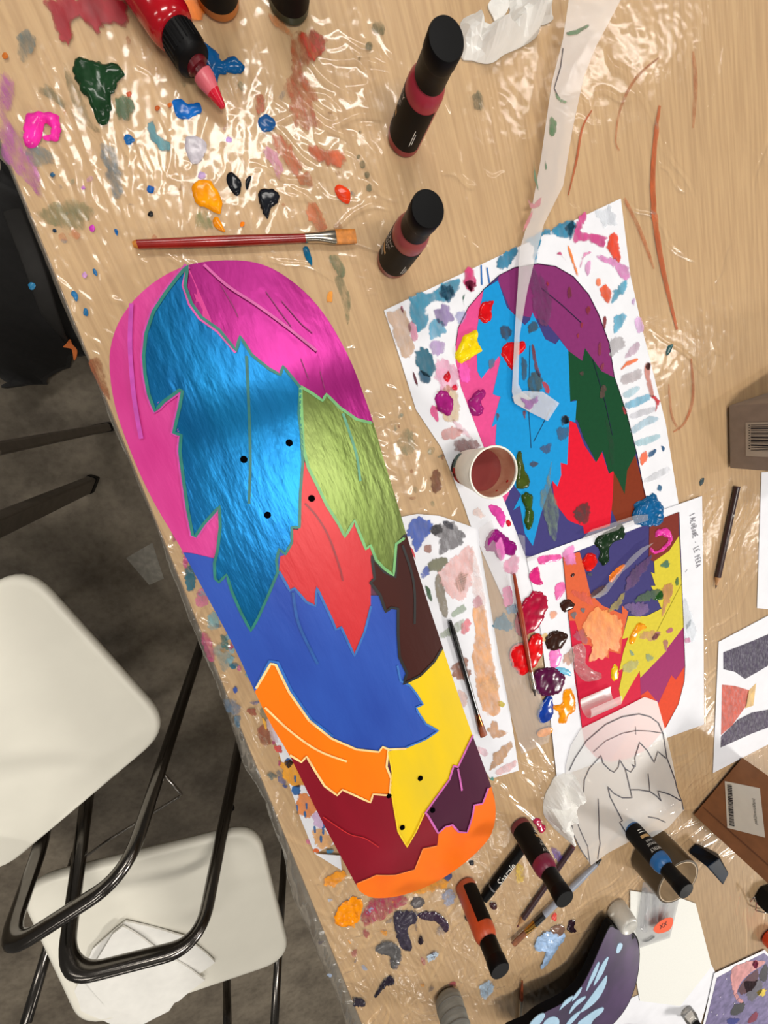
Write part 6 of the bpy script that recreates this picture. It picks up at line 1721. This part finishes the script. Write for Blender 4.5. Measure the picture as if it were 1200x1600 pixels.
def seat_mesh(e, P, z, r=0.065):
    """moulded seat: rolled rim, shallow dished top"""
    base = np.array(rsq(*P, r)); c = base.mean(0)
    rings = [(0.985, -0.020), (1.0, -0.014), (1.0, -0.006), (0.985, -0.001), (0.965, 0.0), (0.94, -0.001), (0.88, -0.004), (0.7, -0.006), (0.4, -0.007), (0.1, -0.007)]
    v, f = [], []
    n = len(base)
    for s, dz in rings:
        for p in base: q = c + (p - c) * s; v.append((q[0], q[1], z + dz))
    for i in range(len(rings) - 1):
        for k in range(n): f.append((i * n + k, i * n + (k + 1) % n, (i + 1) * n + (k + 1) % n, (i + 1) * n + k))
    f.append(tuple((len(rings) - 1) * n + k for k in range(n))); f.append(tuple(range(n - 1, -1, -1)))
    ar = sum(base[i][0] * base[(i + 1) % n][1] - base[(i + 1) % n][0] * base[i][1] for i in range(n))
    if ar < 0: f = [tuple(reversed(q)) for q in f]
    return build('seat', v, f, CHAIR_W, e, True)


def ext(a, za, b, zb, z):
    A = Vector(at(*a, za)); B = Vector(at(*b, zb))
    return A + (B - A) * ((z - za) / (zb - za))


def chair(label, corners, zs, left, right, ztop, legs, rods=()):
    c = np.mean(np.array(corners), 0)
    e = empty('folding_chair', (c[0], c[1], 0), label, 'chair', 'white folding chairs')
    seat_mesh(e, corners, zs)
    Lt = Vector(at(*left[0], ztop)); Rt = Vector(at(*right[0], ztop))
    Lb = ext(left[0], ztop, left[1], left[2], 0.012); Rb = ext(right[0], ztop, right[1], right[2], 0.012)
    if len(left) > 3: Lb = Vector(at(*left[3], 0.012))
    Lm = Vector(at(*left[1], left[2]))
    MB().tube(bend([Lb, Lm, Lt, Rt, Rb], 0.05, 10), 0.0135, 0.0105, 14, up=(0.3, -0.9, 0.2)).build('back_frame', FRAME_M, e, True)
    for p in (Lb, Rb):
        MB().lathe([(0.015, -0.012), (0.0165, -0.008), (0.015, 0.012), (0.0125, 0.016)], p, 16).build('rubber_foot', BLACKP, e, True)
    for a, b in legs:
        MB().tube([a, b], 0.011, 0.011, 12).build('leg', FRAME_M, e, True)
    for pts, r in rods:
        MB().tube(bend(pts, 0.012), r, n=8).build('wire_rod', WIRE_M, e, True)
    return e, (Lb, Lt, Rt, Rb)


A_, B_ = np.array((-0.427, -0.046)), np.array((-0.368, -0.428))
u_ = (B_ - A_) / np.linalg.norm(B_ - A_); w_ = np.array([u_[1], -u_[0]]); w_ = w_ if w_[0] < 0 else -w_
w_ = w_ * 0.985 + u_ * 0.17; w_ /= np.linalg.norm(w_)
cs = [tuple(A_), tuple(B_), tuple(B_ + w_ * 0.40), tuple(A_ + w_ * 0.40)]
cx = np.mean(np.array(cs), 0)
wire1 = [at(250, 1203, 0.46), at(283, 1240, 0.46), at(283, 1243, 0.45), at(170, 1312, 0.44), at(62, 1390, 0.42), at(48, 1378, 0.43)]
lg = [(Vector((cx[0] - 0.02, cx[1] + 0.12, 0.43)), Vector((cx[0] - 0.28, cx[1] + 0.05, 0.0))), (Vector((cx[0] + 0.02, cx[1] - 0.05, 0.43)), Vector((cx[0] - 0.27, cx[1] - 0.20, 0.0)))]
chair('white folding chair with black tube frame, nearer the deck middle', cs, 0.45, ((4, 1492), (68, 1310), 0.43, (60, 1190)), ((196, 1368), (312, 1015), 0.2), 0.60, lg, [(wire1, 0.0026)])
P1_, P2_ = np.array((-0.327, -0.724)), np.array((-0.407, -1.113))
u_ = np.array((-0.947, 0.32)); u_ /= np.linalg.norm(u_)
cs = [tuple(P1_), tuple(P2_), tuple(P2_ + u_ * 0.42), tuple(P1_ + u_ * 0.42)]
lg = [(Vector(at(447, 1290, 0.0)), Vector(at(428, 1612, 0.415))), (Vector(at(354, 1500, 0.20)), Vector(at(356, 1650, 0.40))), (Vector(at(120, 1330, 0.20)), Vector(at(40, 1600, 0.42)))]
ch2, fr2 = chair('white folding chair with napkins on its seat, at the bottom', cs, 0.45, ((98, 1530), (135, 1255), 0.38, (150, 1120)), ((312, 1476), (375, 1160), 0.28), 0.60, lg)
p = Vector(at(357, 1265, 0.40)); MB().lathe([(0.007, -0.01), (0.008, 0), (0.007, 0.01)], p, 14, axis=(1, 0.2, 0)).build('pivot_bolt', BLACKP, ch2, True)
# third chair: only its legs reach into the picture
f1, f2_ = Vector(at(165, 668, 0.0)), Vector(at(145, 755, 0.0))
t1, t2 = Vector(at(-30, 706, 0.46)), Vector(at(-30, 832, 0.46))
u_ = np.array([(t2 - t1).x, (t2 - t1).y]); u_ /= np.linalg.norm(u_); w_ = np.array([u_[1], -u_[0]]); w_ = w_ if w_[0] < 0 else -w_
q0_ = np.array([t1.x, t1.y]) - u_ * 0.08 + w_ * 0.04
cs = [tuple(q0_), tuple(q0_ + u_ * 0.38), tuple(q0_ + u_ * 0.38 + w_ * 0.38), tuple(q0_ + w_ * 0.38)]
e3 = empty('folding_chair', (np.mean([c[0] for c in cs]), np.mean([c[1] for c in cs]), 0), 'dark chair legs reaching the floor at the left edge', 'chair', 'white folding chairs')
seat_mesh(e3, cs, 0.48)
for a, b in ((f1, t1), (f2_, t2)):
    dv = (b - a).normalized(); sv = dv.cross(Vector((0, 0, 1))).normalized()
    if sv.length < 0.1: sv = Vector((0, 1, 0))
    tv = sv.cross(dv)
    def bar(p, q, w_, h_):
        vs = [r + sv * (x * w_) + tv * (y * h_) for r in (p, q) for x, y in ((-1, -1), (1, -1), (1, 1), (-1, 1))]
        return MB().add(vs, [(3, 2, 1, 0), (4, 5, 6, 7), (0, 1, 5, 4), (1, 2, 6, 5), (2, 3, 7, 6), (3, 0, 4, 7)])
    bar(a + dv * 0.012, b, 0.021, 0.010).build('leg', mat('dull_steel_leg', (108, 100, 90), 0.4, metal=0.4), e3, bevel=0.004)
    bar(a + Vector((0, 0, 0.002)), a + dv * 0.03, 0.0225, 0.0115).build('foot_cap', BLACKP, e3, bevel=0.004)
for k in (0.25, 0.75):
    q = Vector((*(q0_ + w_ * 0.36 + u_ * 0.38 * k), 0.0))
    MB().tube([q + Vector((0, 0, 0.004)), q + Vector((0, 0, 0.465))], 0.012, 0.012, 12).build('leg', MATS['dull_steel_leg'], e3, True)

# paper napkins on the lower seat
NAP = mat('paper_napkin', (238, 236, 230), 0.85, var=0.02, nscale=50, spec=0.1)
cJ = lambda p: cr(0, 1080, 2.5, p)
for k, (pts, lab) in enumerate((([(330, 1090), (360, 1010), (440, 940), (490, 900), (620, 930), (720, 960), (840, 1060), (740, 1130), (660, 1250), (500, 1330), (300, 1240), (270, 1215)], 'lower paper napkin lying spread on the chair seat'),
                                ([(440, 950), (480, 920), (600, 1000), (760, 1100), (800, 1130), (700, 1210), (560, 1270), (420, 1240), (330, 1130)], 'upper folded paper napkin on the chair seat'))):
    z = 0.4470 + 0.005 * k
    sf = lambda x, y, z=z, k=k: z + 0.006 * vnoise(np.asarray(x, float), np.asarray(y, float), 0.06, 60 + k)
    pc = np.mean([at(a, b, z)[:2] for a, b in cJ(pts)], 0)
    o = patch('paper_napkin', cJ(pts), NAP, None, sf, 0.0, 0.012, depth=0.003, origin=(pc[0], pc[1], z)); tag(o, lab, 'napkin')

# ------------------------------------------------------------------ things on the floor
o = patch('paper_scrap', [(197, 872), (238, 848), (256, 904), (233, 914)], mat('dusty_paper', (150, 146, 136), 0.8, alpha=0.7, anoise=0.1), None, flat(0.0008), 0.0, 0.05, depth=0.0006, origin=(*at(228, 882, 0)[:2], 0.0002))
tag(o, 'pale translucent paper scrap lying on the concrete floor', 'paper scrap')
# black bag under the table edge
BAGM = mat('black_fabric', (22, 21, 21), 0.85, var=0.15, nscale=60, bump=0.2, bscale=150, sheen=0.05)
bpts = [(-40, 235), (30, 290), (75, 400), (118, 470), (140, 520), (115, 545), (85, 540), (60, 560), (20, 590), (-40, 590), (-120, 420)]
pw = [tuple(at(a, b, 0.14)[:2]) for a, b in bpts]
xy, f = cdt(densify(spline(pw, 3), 0.02), 0.02)
d = dist(pw, xy[:, 0], xy[:, 1])
z = 0.02 + 0.22 * np.sqrt(np.clip(d / 0.11, 0, 1)) * (0.75 + 0.4 * vnoise(xy[:, 0], xy[:, 1], 0.09, 71)) + 0.02 * vnoise(xy[:, 0], xy[:, 1], 0.03, 72)
c0 = xy.mean(0)
bag = empty('bag', (c0[0], c0[1], 0), 'dark black fabric bag on the floor under the table edge', 'bag')
build('bag_body', *skirt(np.c_[xy, z], f, 0.018), BAGM, bag, True)
sp = [at(20, 330, 0.24), at(55, 420, 0.27), at(80, 500, 0.22), at(105, 535, 0.12)]
MB().tube(bend(sp, 0.05), 0.016, 0.004, 10).build('strap', mat('bag_strap', (34, 32, 30), 0.8), bag, True)
lf = spline(cr(0, 200, 3.2, [(330, 1080), (350, 1055), (360, 1080), (385, 1110), (380, 1150), (368, 1160), (360, 1110), (340, 1100), (315, 1095)]), 3)
o = patch('orange_leaf', lf, mat('orange_scrap', (190, 96, 30), 0.7, var=0.1), None, flat(0.16), 0.0, 0.02, depth=0.002, origin=(*at(112, 545, 0.16)[:2], 0.158))
tag(o, 'small orange leaf shaped scrap on the black bag', 'scrap')
